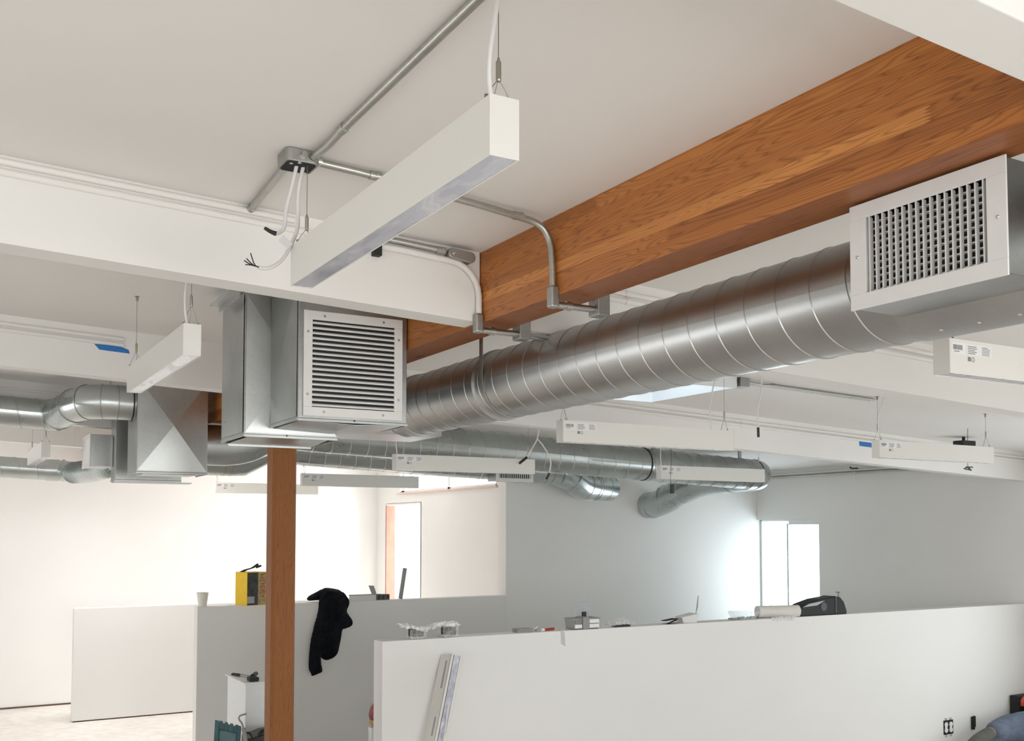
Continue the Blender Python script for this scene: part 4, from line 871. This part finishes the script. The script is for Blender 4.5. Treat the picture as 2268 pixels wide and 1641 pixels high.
# ------------------------------------------------------------------ leaning light, outlet, person at the front half wall
LL_ = 1.40
t = thing('leaning_light', (2.6, 5.8, G), 'uninstalled linear light leaning against the front half wall, lens facing out', 'light')
def lean(p):   # local: a along length, b width, c thickness
    return p
base = Vector((2.58, 5.70, G+0.02)); top = Vector((2.985, 5.93, 0.955)); A = (top-base).normalized()
Bv = Vector((0.05, -1.0, 0)); Bv = (Bv-A*Bv.dot(A)).normalized(); Cv = A.cross(Bv).normalized()
if Cv.y > 0: Cv = -Cv
def lbx(m, a0, a1, b0, b1, c0, c1):
    p = lambda a, b, c: base+A*a+Bv*b+Cv*c
    m.hexa([p(a0,b0,c0), p(a1,b0,c0), p(a1,b1,c0), p(a0,b1,c0), p(a0,b0,c1), p(a1,b0,c1), p(a1,b1,c1), p(a0,b1,c1)])
m = MB(); lbx(m, 0, LL_, -0.095, -0.092, -0.042, 0.042); lbx(m, 0, LL_, -0.095, 0.038, -0.042, -0.039); lbx(m, 0, LL_, -0.095, 0.038, 0.039, 0.042)
obj('housing', m, FIX, t, bevel=0.001)
m = MB(); lbx(m, -0.002, 0, -0.095, 0.04, -0.042, 0.042); lbx(m, LL_, LL_+0.002, -0.095, 0.04, -0.042, 0.042); obj('end_cap', m, FIX, t)
m = MB(); lbx(m, 0, LL_, 0.035, 0.038, 0.025, 0.042); lbx(m, 0, LL_, 0.035, 0.038, -0.042, -0.025); lbx(m, 0, LL_, 0.030, 0.0352, -0.042, 0.042); obj('face_flange', m, FIX, t)
m = MB(); lbx(m, 0.0, LL_, 0.036, 0.040, -0.022, 0.022); obj('lens', m, LENS, t, label='pale lens strip')
m = MB(); lbx(m, 0.0, LL_, 0.0375, 0.0395, 0.0225, 0.0245); lbx(m, 0.0, LL_, 0.0375, 0.0395, -0.0245, -0.0225); obj('lens_gap', m, BLACK, t, label='thin dark gap beside the lens')
m = MB(); lbx(m, LL_-0.22, LL_-0.04, -0.02, 0.0, 0.0421, 0.0424); lbx(m, LL_-0.52, LL_-0.40, -0.02, 0.0, 0.0421, 0.0424); obj('sticker', m, GREYC, t)
m = MB(); m.tube([base+A*1.08+Bv*0.045, base+A*0.88+Bv*0.075, base+A*0.63+Bv*0.085, base+A*0.43+Bv*0.06], 0.004, n=8, smooth=2); obj('cord', m, CORD, t, smooth=True)
outl = t = thing('outlet_pair', (6.218, Y1, 0.37), 'double wall outlet without a cover plate low on the front half wall', 'outlet')
m = MB(); m.box(6.165, 6.27, Y1-0.001, Y1+0.002, 0.375, 0.475); obj('wall_box', m, DARK, t)
for x in (6.192, 6.243):
    m = MB(); m.lathe((x, Y1-0.006, 0.405), [(0.017, 0), (0.017, 0.006)], 16, axis=1); m.lathe((x, Y1-0.006, 0.445), [(0.017, 0), (0.017, 0.006)], 16, axis=1); m.box(x-0.012, x+0.012, Y1-0.004, Y1, 0.40, 0.45)
    r_ = obj('receptacle', m, LABEL, t, smooth=True)
    m = MB()
    for z in (0.368, 0.482):
        m.tube([(x-0.012, Y1-0.002, z-0.008), (x+0.012, Y1-0.002, z+0.008)], 0.002, n=6); m.tube([(x-0.012, Y1-0.002, z+0.008), (x+0.012, Y1-0.002, z-0.008)], 0.002, n=6)
    obj('mounting_ears', m, GREY, r_)
put(outl, (7.98, 6.03, -0.034), 1.26)  # outlet pushed back and enlarged about the camera from the earlier wall
m = MB(); m.box(8.295, 8.32, 6.005, 6.03, -0.015, 0.10); m.box(8.325, 8.339, 6.01, 6.03, 0.005, 0.104); tag(obj('cable_stub', m, DGREY, bevel=0.002), 'dark upright cable stub on the front half wall next to the crouching person', 'cable stub')

def skin_obj(name, pts, edges, radii, mat, parent, sub=2, root=0):
    org = ORG[parent.name]; me = bpy.data.meshes.new(name); me.from_pydata([tuple(Vector(p)-org) for p in pts], edges, []); me.materials.append(mat)
    o = bpy.data.objects.new(name, me); C.objects.link(o); o.parent = parent
    md = o.modifiers.new('skin', 'SKIN'); md.use_smooth_shade = True
    for i, r in enumerate(radii):
        sv = me.skin_vertices[0].data[i]; sv.radius = (r, r) if not isinstance(r, tuple) else r
        sv.use_root = (i == root)
    md2 = o.modifiers.new('sub', 'SUBSURF'); md2.levels = sub; md2.render_levels = sub
    ORG[o.name] = org; return o
pe = thing('person', (8.5, 5.6, G), 'person in a blue grey shirt crouching at the front half wall', 'person')
# joints: pelvis, spine, shoulders, neck, head; two arms; two folded legs
P = [(8.78,5.20,-0.02),(8.74,5.36,0.02),(8.68,5.52,0.06),(8.62,5.66,0.07),(8.74,5.74,0.09),(8.84,5.79,0.11),(8.95,5.83,0.13),(9.02,5.85,0.14),
     (8.36,5.72,0.06),(8.16,5.71,0.035),(7.96,5.72,-0.02),(7.70,5.74,-0.17),(7.64,5.745,-0.21),
     (8.80,5.52,0.03),(8.90,5.62,-0.12),(8.86,5.80,-0.25),
     (8.70,5.14,-0.04),(8.48,5.30,-0.25),(8.72,5.00,-0.28),(8.78,4.82,-0.30),
     (8.90,5.14,-0.04),(8.92,5.42,-0.25),(8.93,5.02,-0.28),(8.94,4.84,-0.30)]
Ed = [(0,1),(1,2),(2,3),(3,4),(4,5),(5,6),(6,7),(3,8),(8,9),(9,10),(10,11),(11,12),(3,13),(13,14),(14,15),(0,16),(16,17),(17,18),(18,19),(0,20),(20,21),(21,22),(22,23)]
Rd = [0.14,0.13,0.13,0.11,0.06,0.055,0.085,0.08, 0.075,0.052,0.044,0.032,0.026, 0.06,0.045,0.03, 0.09,0.075,0.05,0.04, 0.09,0.075,0.05,0.04]
skin_obj('body', P, Ed, Rd, SKIN, pe)
P = [(8.78,5.22,0.0),(8.74,5.36,0.03),(8.68,5.52,0.055),(8.60,5.66,0.06),(8.36,5.72,0.045),(8.20,5.71,0.03),(8.12,5.71,0.015),(8.80,5.54,0.03),(8.87,5.60,-0.06)]
skin_obj('shirt', P, [(0,1),(1,2),(2,3),(3,4),(4,5),(5,6),(3,7),(7,8)], [0.155,0.15,0.15,0.135,0.125,0.095,0.085,0.09,0.07], SHIRT, pe)
skin_obj('sleeve', [(8.15,5.71,0.03),(7.96,5.72,-0.02),(7.84,5.73,-0.085),(7.73,5.74,-0.15)], [(0,1),(1,2),(2,3)], [0.066,0.058,0.050,0.044], SLEEVE, pe)
skin_obj('trousers', [(8.78,5.20,-0.03),(8.70,5.14,-0.03),(8.48,5.30,-0.24),(8.70,5.02,-0.27),(8.90,5.14,-0.03),(8.92,5.42,-0.24),(8.93,5.04,-0.27)], [(0,1),(1,2),(2,3),(0,4),(4,5),(5,6)], [0.15,0.105,0.088,0.062,0.105,0.088,0.062], JEANS, pe)
hx = Vector((7.64, 5.745, -0.21))
skin_obj('palm', [hx, hx+Vector((-0.04,0.0,-0.03)), hx+Vector((-0.07,0.0,-0.052))], [(0,1),(1,2)], [(0.024,0.018),(0.036,0.016),(0.038,0.013)], SKIN, pe)
for i, ln in enumerate((0.036, 0.042, 0.039, 0.030)):
    b0 = hx+Vector((-0.066, 0.018*(i-1.5), -0.052)); b1 = b0+Vector((-0.6*ln, 0.002, -0.55*ln)); b2 = b1+Vector((-0.25*ln, 0.001, -0.55*ln))
    skin_obj('finger', [b0, b1, b2], [(0,1),(1,2)], [0.0095,0.0085,0.0075], SKIN, pe)
b0 = hx+Vector((-0.03,-0.02,-0.03)); skin_obj('thumb', [b0, b0+Vector((-0.02,-0.028,-0.02)), b0+Vector((-0.035,-0.033,-0.045))], [(0,1),(1,2)], [0.012,0.010,0.009], SKIN, pe)
for s_ in (-1, 1):
    m = MB(); m.lathe((9.085, 5.86+s_*0.03, 0.14), [(0.001,-0.006),(0.008,-0.004),(0.010,0),(0.008,0.004),(0.001,0.006)], 10, axis=0); obj('eye', m, LABEL, pe, smooth=True)
skin_obj('hair', [(8.96,5.82,0.17),(9.0,5.84,0.20),(9.03,5.86,0.19)], [(0,1),(1,2)], [0.07,0.07,0.06], HAIR, pe)
t = thing('red_tool', (8.98, 6.04, G), 'red and black tool box at the right edge behind the person', 'tool box')
m = MB(); m.box(8.855, 9.11, 5.93, 6.02, G, 0.25); obj('dark_case', m, DGREY, t, bevel=0.006)
m = MB(); m.tube([(8.885, 5.915, 0.165), (8.875, 5.91, 0.215), (8.91, 5.91, 0.236), (9.10, 5.91, 0.240)], 0.018, n=12, smooth=2); obj('red_handle', m, plain('red_plastic', (0.50, 0.07, 0.04), 0.45), t, smooth=True, label='red curved handle')

# ------------------------------------------------------------------ things on and at the middle half wall (top at 1.067)
ZM = ZH+0.0003; YW = 9.727
t = MB(); t.lathe((2.33, YW, ZM), [(0.038, 0.0), (0.0385, 0.002), (0.055, 0.128), (0.057, 0.130), (0.054, 0.131), (0.052, 0.126), (0.036, 0.006)], 28)
cup = tag(obj('paper_cup', t, CUPM, smooth=True), 'off white paper cup on the left end of the middle half wall', 'cup')
yb_ = thing('tool_carton', (2.79, YW, ZM), 'yellow carton with black and red print, dark straps sticking out of its top', 'carton')
ang = math.radians(15); M3 = Matrix.Rotation(ang, 3, 'Z')
chh = 0.318; c0 = Vector((2.79, YW-0.01, 0))
def cpt(u, v, z): q = M3 @ Vector((u, v, 0)); return (c0.x+q.x, c0.y+q.y, ZM+z)
def cbox(m, u0, u1, v0, v1, z0, z1): m.hexa([cpt(u0,v0,z0), cpt(u1,v0,z0), cpt(u1,v1,z0), cpt(u0,v1,z0), cpt(u0,v0,z1), cpt(u1,v0,z1), cpt(u1,v1,z1), cpt(u0,v1,z1)])
hw = 0.108
m = MB(); cbox(m, -hw, hw, -hw, hw, 0, chh); obj('carton_body', m, YEL, yb_, bevel=0.001)
m = MB(); cbox(m, -hw+0.004, 0.012, -hw-0.0012, -hw, 0.002, chh-0.003); obj('dark_print', m, plain('dark_print', (0.035, 0.035, 0.03), 0.5, var=0.6, scale=22), yb_)
m = MB(); cbox(m, 0.012, hw, -hw-0.0012, -hw, 0.002, chh-0.003); obj('khaki_print', m, KHAKI, yb_)
m = MB(); cbox(m, -hw+0.004, -0.028, -hw-0.0018, -hw-0.0012, 0.02, 0.085); obj('white_panel', m, GREYC, yb_)
def text_mesh(s, size):
    cu = bpy.data.curves.new('txt', 'FONT'); cu.body = s; cu.size = size; cu.extrude = 0.0006; cu.align_x = 'LEFT'
    ob = bpy.data.objects.new('txt', cu); C.objects.link(ob); bpy.context.view_layer.update()
    dg = bpy.context.evaluated_depsgraph_get(); me = bpy.data.meshes.new_from_object(ob.evaluated_get(dg)); bpy.data.objects.remove(ob); return me
me = text_mesh('HUSKY', 0.085); me.materials.clear(); me.materials.append(RED)
o = bpy.data.objects.new('lettering', me); C.objects.link(o); o.parent = yb_
q = M3 @ Vector((hw-0.072, -hw-0.002, 0))
o.matrix_local = Matrix.Translation(Vector((c0.x+q.x, c0.y+q.y, ZM+chh-0.012))-ORG[yb_.name]) @ Matrix.Rotation(ang, 4, 'Z') @ Matrix.Rotation(PI/2, 4, 'X') @ Matrix.Rotation(-PI/2, 4, 'Z') @ Matrix.Diagonal((0.92, 0.85, 1, 1))
m = MB(); m.tube([(2.68, YW, ZM+chh-0.01), (2.74, YW, ZM+chh+0.02), (2.80, YW, ZM+chh+0.035), (2.86, YW, ZM+chh+0.072)], lambda t: 0.016+0.006*math.sin(t*9), n=8, smooth=1, flat=0.6); m.tube([(2.84, YW, ZM+chh+0.04), (2.89, YW, ZM+chh+0.058)], 0.010, n=8)
obj('dark_strap', m, DGREY, yb_, smooth=True)
# jacket: padded cloth sheets cut to the coat's outline and draped over the wall top
jk = thing('jacket', (3.5, 9.60, 0.38), 'black hooded jacket hung over the middle half wall, one sleeve dangling', 'jacket')
def inside(pt, poly):
    x, y = pt; c = False
    for (x0, y0), (x1, y1) in zip(poly, poly[1:]+poly[:1]):
        if (y0 > y) != (y1 > y) and x < (x1-x0)*(y-y0)/(y1-y0)+x0: c = not c
    return c
def nearest(pt, poly):
    best = None; P_ = Vector(pt)
    for a, b in zip(poly, poly[1:]+poly[:1]):
        a = Vector(a); b = Vector(b); t = max(0, min(1, (P_-a).dot(b-a)/max(1e-9, (b-a).length_squared))); q = a+(b-a)*t; d = (P_-q).length
        if best is None or d < best[0]: best = (d, q)
    return best
def smooth_poly(poly, k=2):
    for _ in range(k):
        q = []
        for a, b in zip(poly, poly[1:]+poly[:1]): q += [(a[0]*.75+b[0]*.25, a[1]*.75+b[1]*.25), (a[0]*.25+b[0]*.75, a[1]*.25+b[1]*.75)]
        poly = q
    return poly
def cloth(poly, back, th, h=0.011, ztop=None, seed=0.0):
    poly = smooth_poly(poly); xs = [p[0] for p in poly]; zs = [p[1] for p in poly]
    x0, z0 = min(xs)-h, min(zs)-h; nx = int((max(xs)-x0)/h)+3; nz = int((max(zs)-z0)/h)+3
    m = MB(); idx = {}; depth = []
    def vert(i, j):
        if (i, j) in idx: return idx[(i, j)]
        pt = (x0+i*h, z0+j*h); d, q = nearest(pt, poly); ins = inside(pt, poly)
        if not ins and d > h*0.75: return None
        if d < h*0.5 or not ins: pt = tuple(q); d = 0
        x, z = pt; f = th*min(1, (d/(th*1.2)))**0.5 + (0.010*math.sin(x*38+z*9+seed)+0.006*math.sin(z*46-x*21+seed))*min(1, d/0.04)
        m.v.append(Vector((x, back-max(f, 0.002), z))); idx[(i, j)] = len(m.v)-1; return idx[(i, j)]
    quads = []
    for i in range(nx):
        for j in range(nz):
            c = (x0+(i+.5)*h, z0+(j+.5)*h)
            if not inside(c, poly): continue
            q = [vert(i, j), vert(i+1, j), vert(i+1, j+1), vert(i, j+1)]
            if all(v is not None for v in q) and len(set(q)) == 4: quads.append(q)
    n0 = len(m.v); cnt = {}
    for v in list(m.v): m.v.append(Vector((v.x, back, v.z)))
    for q in quads:
        m.f.append(tuple(q)); m.m.append(0); m.f.append(tuple(k+n0 for k in q[::-1])); m.m.append(0)
        for a, b in zip(q, q[1:]+q[:1]): cnt.setdefault((min(a, b), max(a, b)), []).append((a, b))
    for e_ in cnt.values():
        if len(e_) == 1: a, b = e_[0]; m.f.append((b, a, a+n0, b+n0)); m.m.append(0)
    return m
coat = [(3.386,1.10),(3.40,1.15),(3.473,1.195),(3.515,1.205),(3.60,1.19),(3.655,1.17),(3.67,1.14),(3.705,1.10),(3.705,1.05),(3.671,0.987),(3.705,0.94),(3.745,0.885),(3.735,0.835),(3.66,0.812),(3.63,0.81),(3.622,0.73),(3.601,0.634),(3.589,0.578),(3.555,0.54),(3.50,0.518),(3.46,0.515),(3.428,0.532),(3.399,0.566),(3.36,0.60),(3.32,0.75),(3.341,0.864),(3.372,0.96),(3.386,1.022)]
slv = [(3.386,1.03),(3.345,0.88),(3.301,0.747),(3.286,0.60),(3.280,0.50),(3.284,0.43),(3.30,0.415),(3.40,0.425),(3.410,0.470),(3.401,0.566),(3.43,0.70),(3.47,0.85),(3.48,0.98),(3.44,1.04)]
cuf = [(3.288,0.50),(3.290,0.44),(3.305,0.40),(3.310,0.376),(3.330,0.376),(3.40,0.400),(3.420,0.406),(3.420,0.43),(3.406,0.50)]
hood = [(3.306,1.105),(3.33,1.140),(3.405,1.174),(3.473,1.208),(3.515,1.219),(3.601,1.205),(3.661,1.19),(3.69,1.15),(3.70,1.10),(3.60,1.09),(3.50,1.095),(3.389,1.094),(3.33,1.092)]
obj('coat_body', cloth(coat, 9.657, 0.055), CLOTH, jk, smooth=True)
obj('sleeve', cloth(slv, 9.63, 0.060, seed=1.0), CLOTH, jk, smooth=True)
obj('cuff', cloth(cuf, 9.63, 0.045, seed=2.0), CLOTH, jk, smooth=True)
hd = cloth(hood, 9.80, 0.19, seed=3.0)
for v in hd.v: v.z = max(v.z, ZH+0.002) if v.y > 9.655 else v.z
obj('hood', hd, CLOTH, jk, smooth=True)
# level, block, card and rod
lev = t = thing('spirit_level', (3.97, YW, ZM), 'thin light metal level lying on the middle half wall by the jacket', 'level')
m = MB(); m.box(3.80, 4.14, YW-0.03, YW-0.012, ZM, ZM+0.055); obj('web', m, GRILLE, t)
m = MB(); m.box(3.80, 4.14, YW-0.032, YW-0.008, ZM+0.055, ZM+0.063); obj('edge_rail', m, GREY, t)
blk = t = thing('tool_block', (4.165, YW, ZM), 'dark striped block of drill bits on the middle half wall', 'tool')
m = MB(); m.box(4.09, 4.235, YW-0.045, YW+0.03, ZM, ZM+0.058); obj('block_body', m, plain('purple_grey', (0.11, 0.095, 0.11), 0.5, var=0.3, scale=30), t, bevel=0.005)
m = MB()
for x in (4.105, 4.15, 4.205): m.box(x, x+0.022, YW-0.047, YW-0.044, ZM+0.01, ZM+0.048)
obj('dark_slots', m, BLACK, t)
m = MB(); m.prism([(4.10, YW+0.04, ZM), (4.15, YW+0.04, ZM), (4.10, YW+0.045, ZM+0.145), (4.04, YW+0.045, ZM+0.148)], (0, 0.002, 0)); card = tag(obj('cardboard_piece', m, GREYC), 'small grey card leaning up behind the striped block', 'card')
m = MB(); m.cyl((4.372, YW+0.0, ZM), (4.435, YW+0.03, ZM+0.315), 0.023, n=12); rod = tag(obj('steel_rod', m, GREY, smooth=True), 'dark slanted rod standing up in front of the bright doorway', 'rod')

for o, x, y, s_ in ((cup, 2.283, YW, 0.98), (yb_, 2.734, YW, 0.98), (lev, 3.891, YW, 0.98), (blk, 4.082, YW, 0.98), (rod, 4.313, YW, 0.98)):
    put(o, (x, y, ZM), s_)  # x and size shrunk slightly about the camera to follow the moved wall
put(card, (4.008, YW+0.045, ZM), 0.98)
# ------------------------------------------------------------------ floor things by the post
cabz = 0.712
t = thing('white_cabinet', (2.07, 7.5, G), 'narrow white cabinet behind the post with tools on its top', 'cabinet')
m = MB(); m.box(2.015, 2.16, 7.27, 7.76, G, cabz-0.008); obj('cabinet_body', m, FRAMEW, t, bevel=0.003)
m = MB(); m.box(2.0, 2.17, 7.255, 7.78, cabz-0.008, cabz); obj('cabinet_top', m, FRAMEW, t, bevel=0.001)
zc = cabz+0.0005
for q0, q1 in (((2.03, 7.70), (2.10, 7.42)), ((2.045, 7.73), (2.13, 7.56))):
    t = thing('screwdriver', (q0[0], q0[1], zc), 'thin dark screwdriver lying on the white cabinet', 'screwdriver', 'screwdrivers on the white cabinet')
    q0 = Vector((*q0, zc+0.006)); q1 = Vector((*q1, zc+0.006)); m = MB(); m.cyl(q0, q0.lerp(q1, 0.4), 0.0065, n=10); obj('handle', m, DGREY, t, smooth=True)
    m = MB(); m.cyl(q0.lerp(q1, 0.4), q1, 0.003, n=8); obj('shaft', m, GREY, t, smooth=True)
t = thing('cordless_driver', (2.08, 7.35, zc), 'small dark green cordless driver lying on the white cabinet', 'tool')
m = MB(); m.box(2.05, 2.118, 7.29, 7.37, zc, zc+0.03); obj('battery', m, DGREY, t, bevel=0.006)
m = MB(); m.tube([(2.085, 7.35, zc+0.03), (2.125, 7.42, zc+0.035), (2.15, 7.48, zc+0.03)], 0.016, n=10, smooth=1); obj('handle', m, DGREY, t, smooth=True)
t = thing('teal_crate', (1.80, 6.9, G), 'tall dark teal plastic crate standing left of the white cabinet', 'crate')
def tb(m, u0, u1, v0, v1, w0, w1):
    o_ = Vector((1.685, 6.95, G)); U = Vector((0.965, -0.25, 0.0)).normalized(); V = Vector((0.045, 0.0, 1)).normalized(); W_ = U.cross(V)
    sh = lambda a, b: V*b + Vector((0, 0, -0.30*a*(b/0.88)))
    p = lambda a, b, c: o_+U*a+sh(a, b)+W_*c
    m.hexa([p(u0,v0,w0), p(u1,v0,w0), p(u1,v0,w1), p(u0,v0,w1), p(u0,v1,w0), p(u1,v1,w0), p(u1,v1,w1), p(u0,v1,w1)])
m = MB(); tb(m, 0, 0.17, 0.0, 0.86, -0.10, 0.0); tb(m, 0, 0.028, 0.0, 0.885, 0, 0.022); tb(m, 0.145, 0.17, 0, 0.885, 0, 0.022)
for i in range(4): tb(m, 0.03+0.034*i, 0.05+0.034*i, 0.835, 0.888, 0, 0.020)
tb(m, 0, 0.17, 0.84, 0.87, 0, 0.016); obj('crate_shell', m, TEAL, t, bevel=0.003)
m = MB(); tb(m, 0.034, 0.140, 0.02, 0.825, 0.0, 0.006); obj('crate_panel', m, TEALI, t, label='lighter faded panel')
t = thing('caulking_gun', (1.93, 6.80, G), 'grey tube tool with a hooked rod standing beside the teal crate', 'tool')
m = MB(); m.tube([(2.03, 6.78, G), (1.875, 6.80, 0.485)], 0.014, n=12); obj('barrel', m, GREY, t, smooth=True)
m = MB(); m.tube([(1.878, 6.80, 0.47), (1.865, 6.80, 0.52), (1.842, 6.80, 0.545), (1.845, 6.80, 0.570), (1.893, 6.80, 0.578)], 0.006, n=8, smooth=2); obj('hooked_rod', m, GREY, t, smooth=True)
m = MB(); m.tube([(1.888, 6.80, 0.455), (1.92, 6.80, 0.45), (1.935, 6.80, 0.405)], 0.006, n=8, smooth=1); obj('trigger', m, DGREY, t, smooth=True)
t = thing('tool_bag', (2.04, 6.75, G), 'tall black tool bag standing just left of the post', 'bag')
m = MB(); m.prism([(1.93, 6.86, G), (2.16, 6.86, G), (2.16, 6.86, 0.435), (2.05, 6.86, 0.425), (2.0, 6.86, 0.41), (1.935, 6.86, 0.40)], (0, 0.22, 0)); obj('bag_body', m, BLACK, t, bevel=0.015, seg=3)
m = MB(); m.tube([(2.0, 6.87, 0.41), (2.01, 6.87, 0.435), (2.04, 6.87, 0.445), (2.06, 6.87, 0.42)], 0.012, n=8, smooth=2); obj('bag_handle', m, DGREY, t, smooth=True)
# behind the left end of the front half wall
m = MB(); m.box(2.70, 3.0, 6.6, 6.66, G, 0.44); tag(obj('white_carton', m, FRAMEW, bevel=0.003), 'white carton half hidden behind the end of the front half wall', 'carton')
t = thing('snack_packet', (2.80, 6.63, 0.44), 'red and yellow packet on the white carton behind the front half wall', 'packet')
m = MB(); m.lathe((2.775, 6.63, 0.4405), [(0.05, 0), (0.075, 0.02), (0.070, 0.05)], 14); obj('yellow_base', m, plain('mustard', (0.42, 0.27, 0.06), 0.5), t, smooth=True)
m = MB(); m.lathe((2.775, 6.63, 0.49), [(0.072, 0), (0.080, 0.03), (0.068, 0.08), (0.04, 0.12)], 14); obj('red_top', m, plain('packet_red', (0.25, 0.05, 0.05), 0.5, var=0.4, scale=60), t, smooth=True)
# wall marks on the right wall
m = MB(); m.tube([(XR-0.008, 8.38, 1.075), (XR-0.008, 8.33, 1.075)], 0.006, n=6); m.tube([(XR-0.008, 8.35, 1.075), (XR-0.008, 8.35, 1.0)], 0.004, n=6); tag(obj('wall_hook', m, GREY), 'tiny dark hook on the right wall beside the window', 'hook')

# ------------------------------------------------------------------ light
def area(name, loc, rot, sx, sy, power, col):
    l = bpy.data.lights.new(name, 'AREA'); l.shape = 'RECTANGLE'; l.size = sx; l.size_y = sy; l.energy = power; l.color = col
    o = bpy.data.objects.new(name, l); C.objects.link(o); o.location = loc; o.rotation_euler = rot; return o
W_ = SC.world or bpy.data.worlds.new('World'); SC.world = W_; W_.use_nodes = True
bg_ = W_.node_tree.nodes['Background']; bg_.inputs['Color'].default_value = (0.93, 0.97, 1.0, 1); bg_.inputs['Strength'].default_value = 2.8
# daylight arriving through the openings, plus an added back skylight (each lamp sits just outside its window)
area('daylight_behind_left', (-2.0, YB-0.25, 1.35), (PI/2, 0, 0), 3.0, 1.7, 42, (1.0, 0.985, 0.955))
area('daylight_behind_right', (2.6, YB-0.25, 1.35), (PI/2, 0, 0), 3.8, 1.7, 112, (1.0, 0.985, 0.955))
area('daylight_left', (XL-0.25, -0.1, 1.4), (0, -PI/2, 0), 1.7, 3.2, 16, (1.0, 0.99, 0.97))
area('daylight_right_window', (XR+0.22, 3.4, 1.1), (0, PI/2, 0), 1.7, 3.5, 36, (0.86, 0.95, 1.0))
area('daylight_far_window', (XR+0.22, 9.15, 1.1), (0, PI/2, 0), 1.5, 0.95, 27, (0.76, 0.92, 1.0))
area('daylight_skylight', ((SX0+SX1)/2, (SY0+SY1)/2, 3.34), (0, 0, 0), 0.95, 0.78, 6, (0.72, 0.88, 1.0))
area('added_skylight_fill', ((BX0+BX1)/2, (BY0+BY1)/2, 3.34), (0, 0, 0), 1.2, 0.9, 115, (1.0, 0.985, 0.97))  # fill lamp in the added skylight, brightens the back room
area('daylight_left_back', (XL-0.25, 9.9, 1.1), (0, -PI/2, 0), 1.9, 4.5, 62, (1.0, 0.985, 0.975))
area('daylight_strip', (X1+0.2, 11.56, 2.47), (0, PI/2, 0), 0.3, 2.7, 210, (1.0, 0.98, 0.965))
area('daylight_door', (X1+1.4, 12.6, 1.0), (0, PI/2, 0), 2.4, 2.4, 300, (1.0, 0.98, 0.965))

# the working frame had its origin 0.353 m above the floor: set the floor to z = 0
for o in list(SC.objects):
    if o.parent is None: o.location.z += 0.353

# ------------------------------------------------------------------ camera
cam = bpy.data.cameras.new('camera'); co = bpy.data.objects.new('camera', cam); C.objects.link(co)
F = 2261.0; pitch = math.atan(110/F)
cam.sensor_fit = 'HORIZONTAL'; cam.sensor_width = 36.0; cam.lens = F/2268*36.0
cam.shift_x = 0.0; cam.shift_y = (1062-820.5)/2268
co.location = (0, 0, 2.153); co.rotation_euler = (PI/2+pitch, 0, -math.radians(30)); cam.clip_start = 0.02
SC.camera = co
vs = SC.view_settings; vs.view_transform = 'Standard'; vs.look = 'None'; vs.exposure = -0.3; vs.gamma = 1.0; vs.use_curve_mapping = False
SC.cycles.use_denoising = True
SC.cycles.max_bounces = 10; SC.cycles.diffuse_bounces = 6; SC.cycles.glossy_bounces = 5; SC.cycles.transparent_max_bounces = 12
SC.cycles.sample_clamp_indirect = 6.0
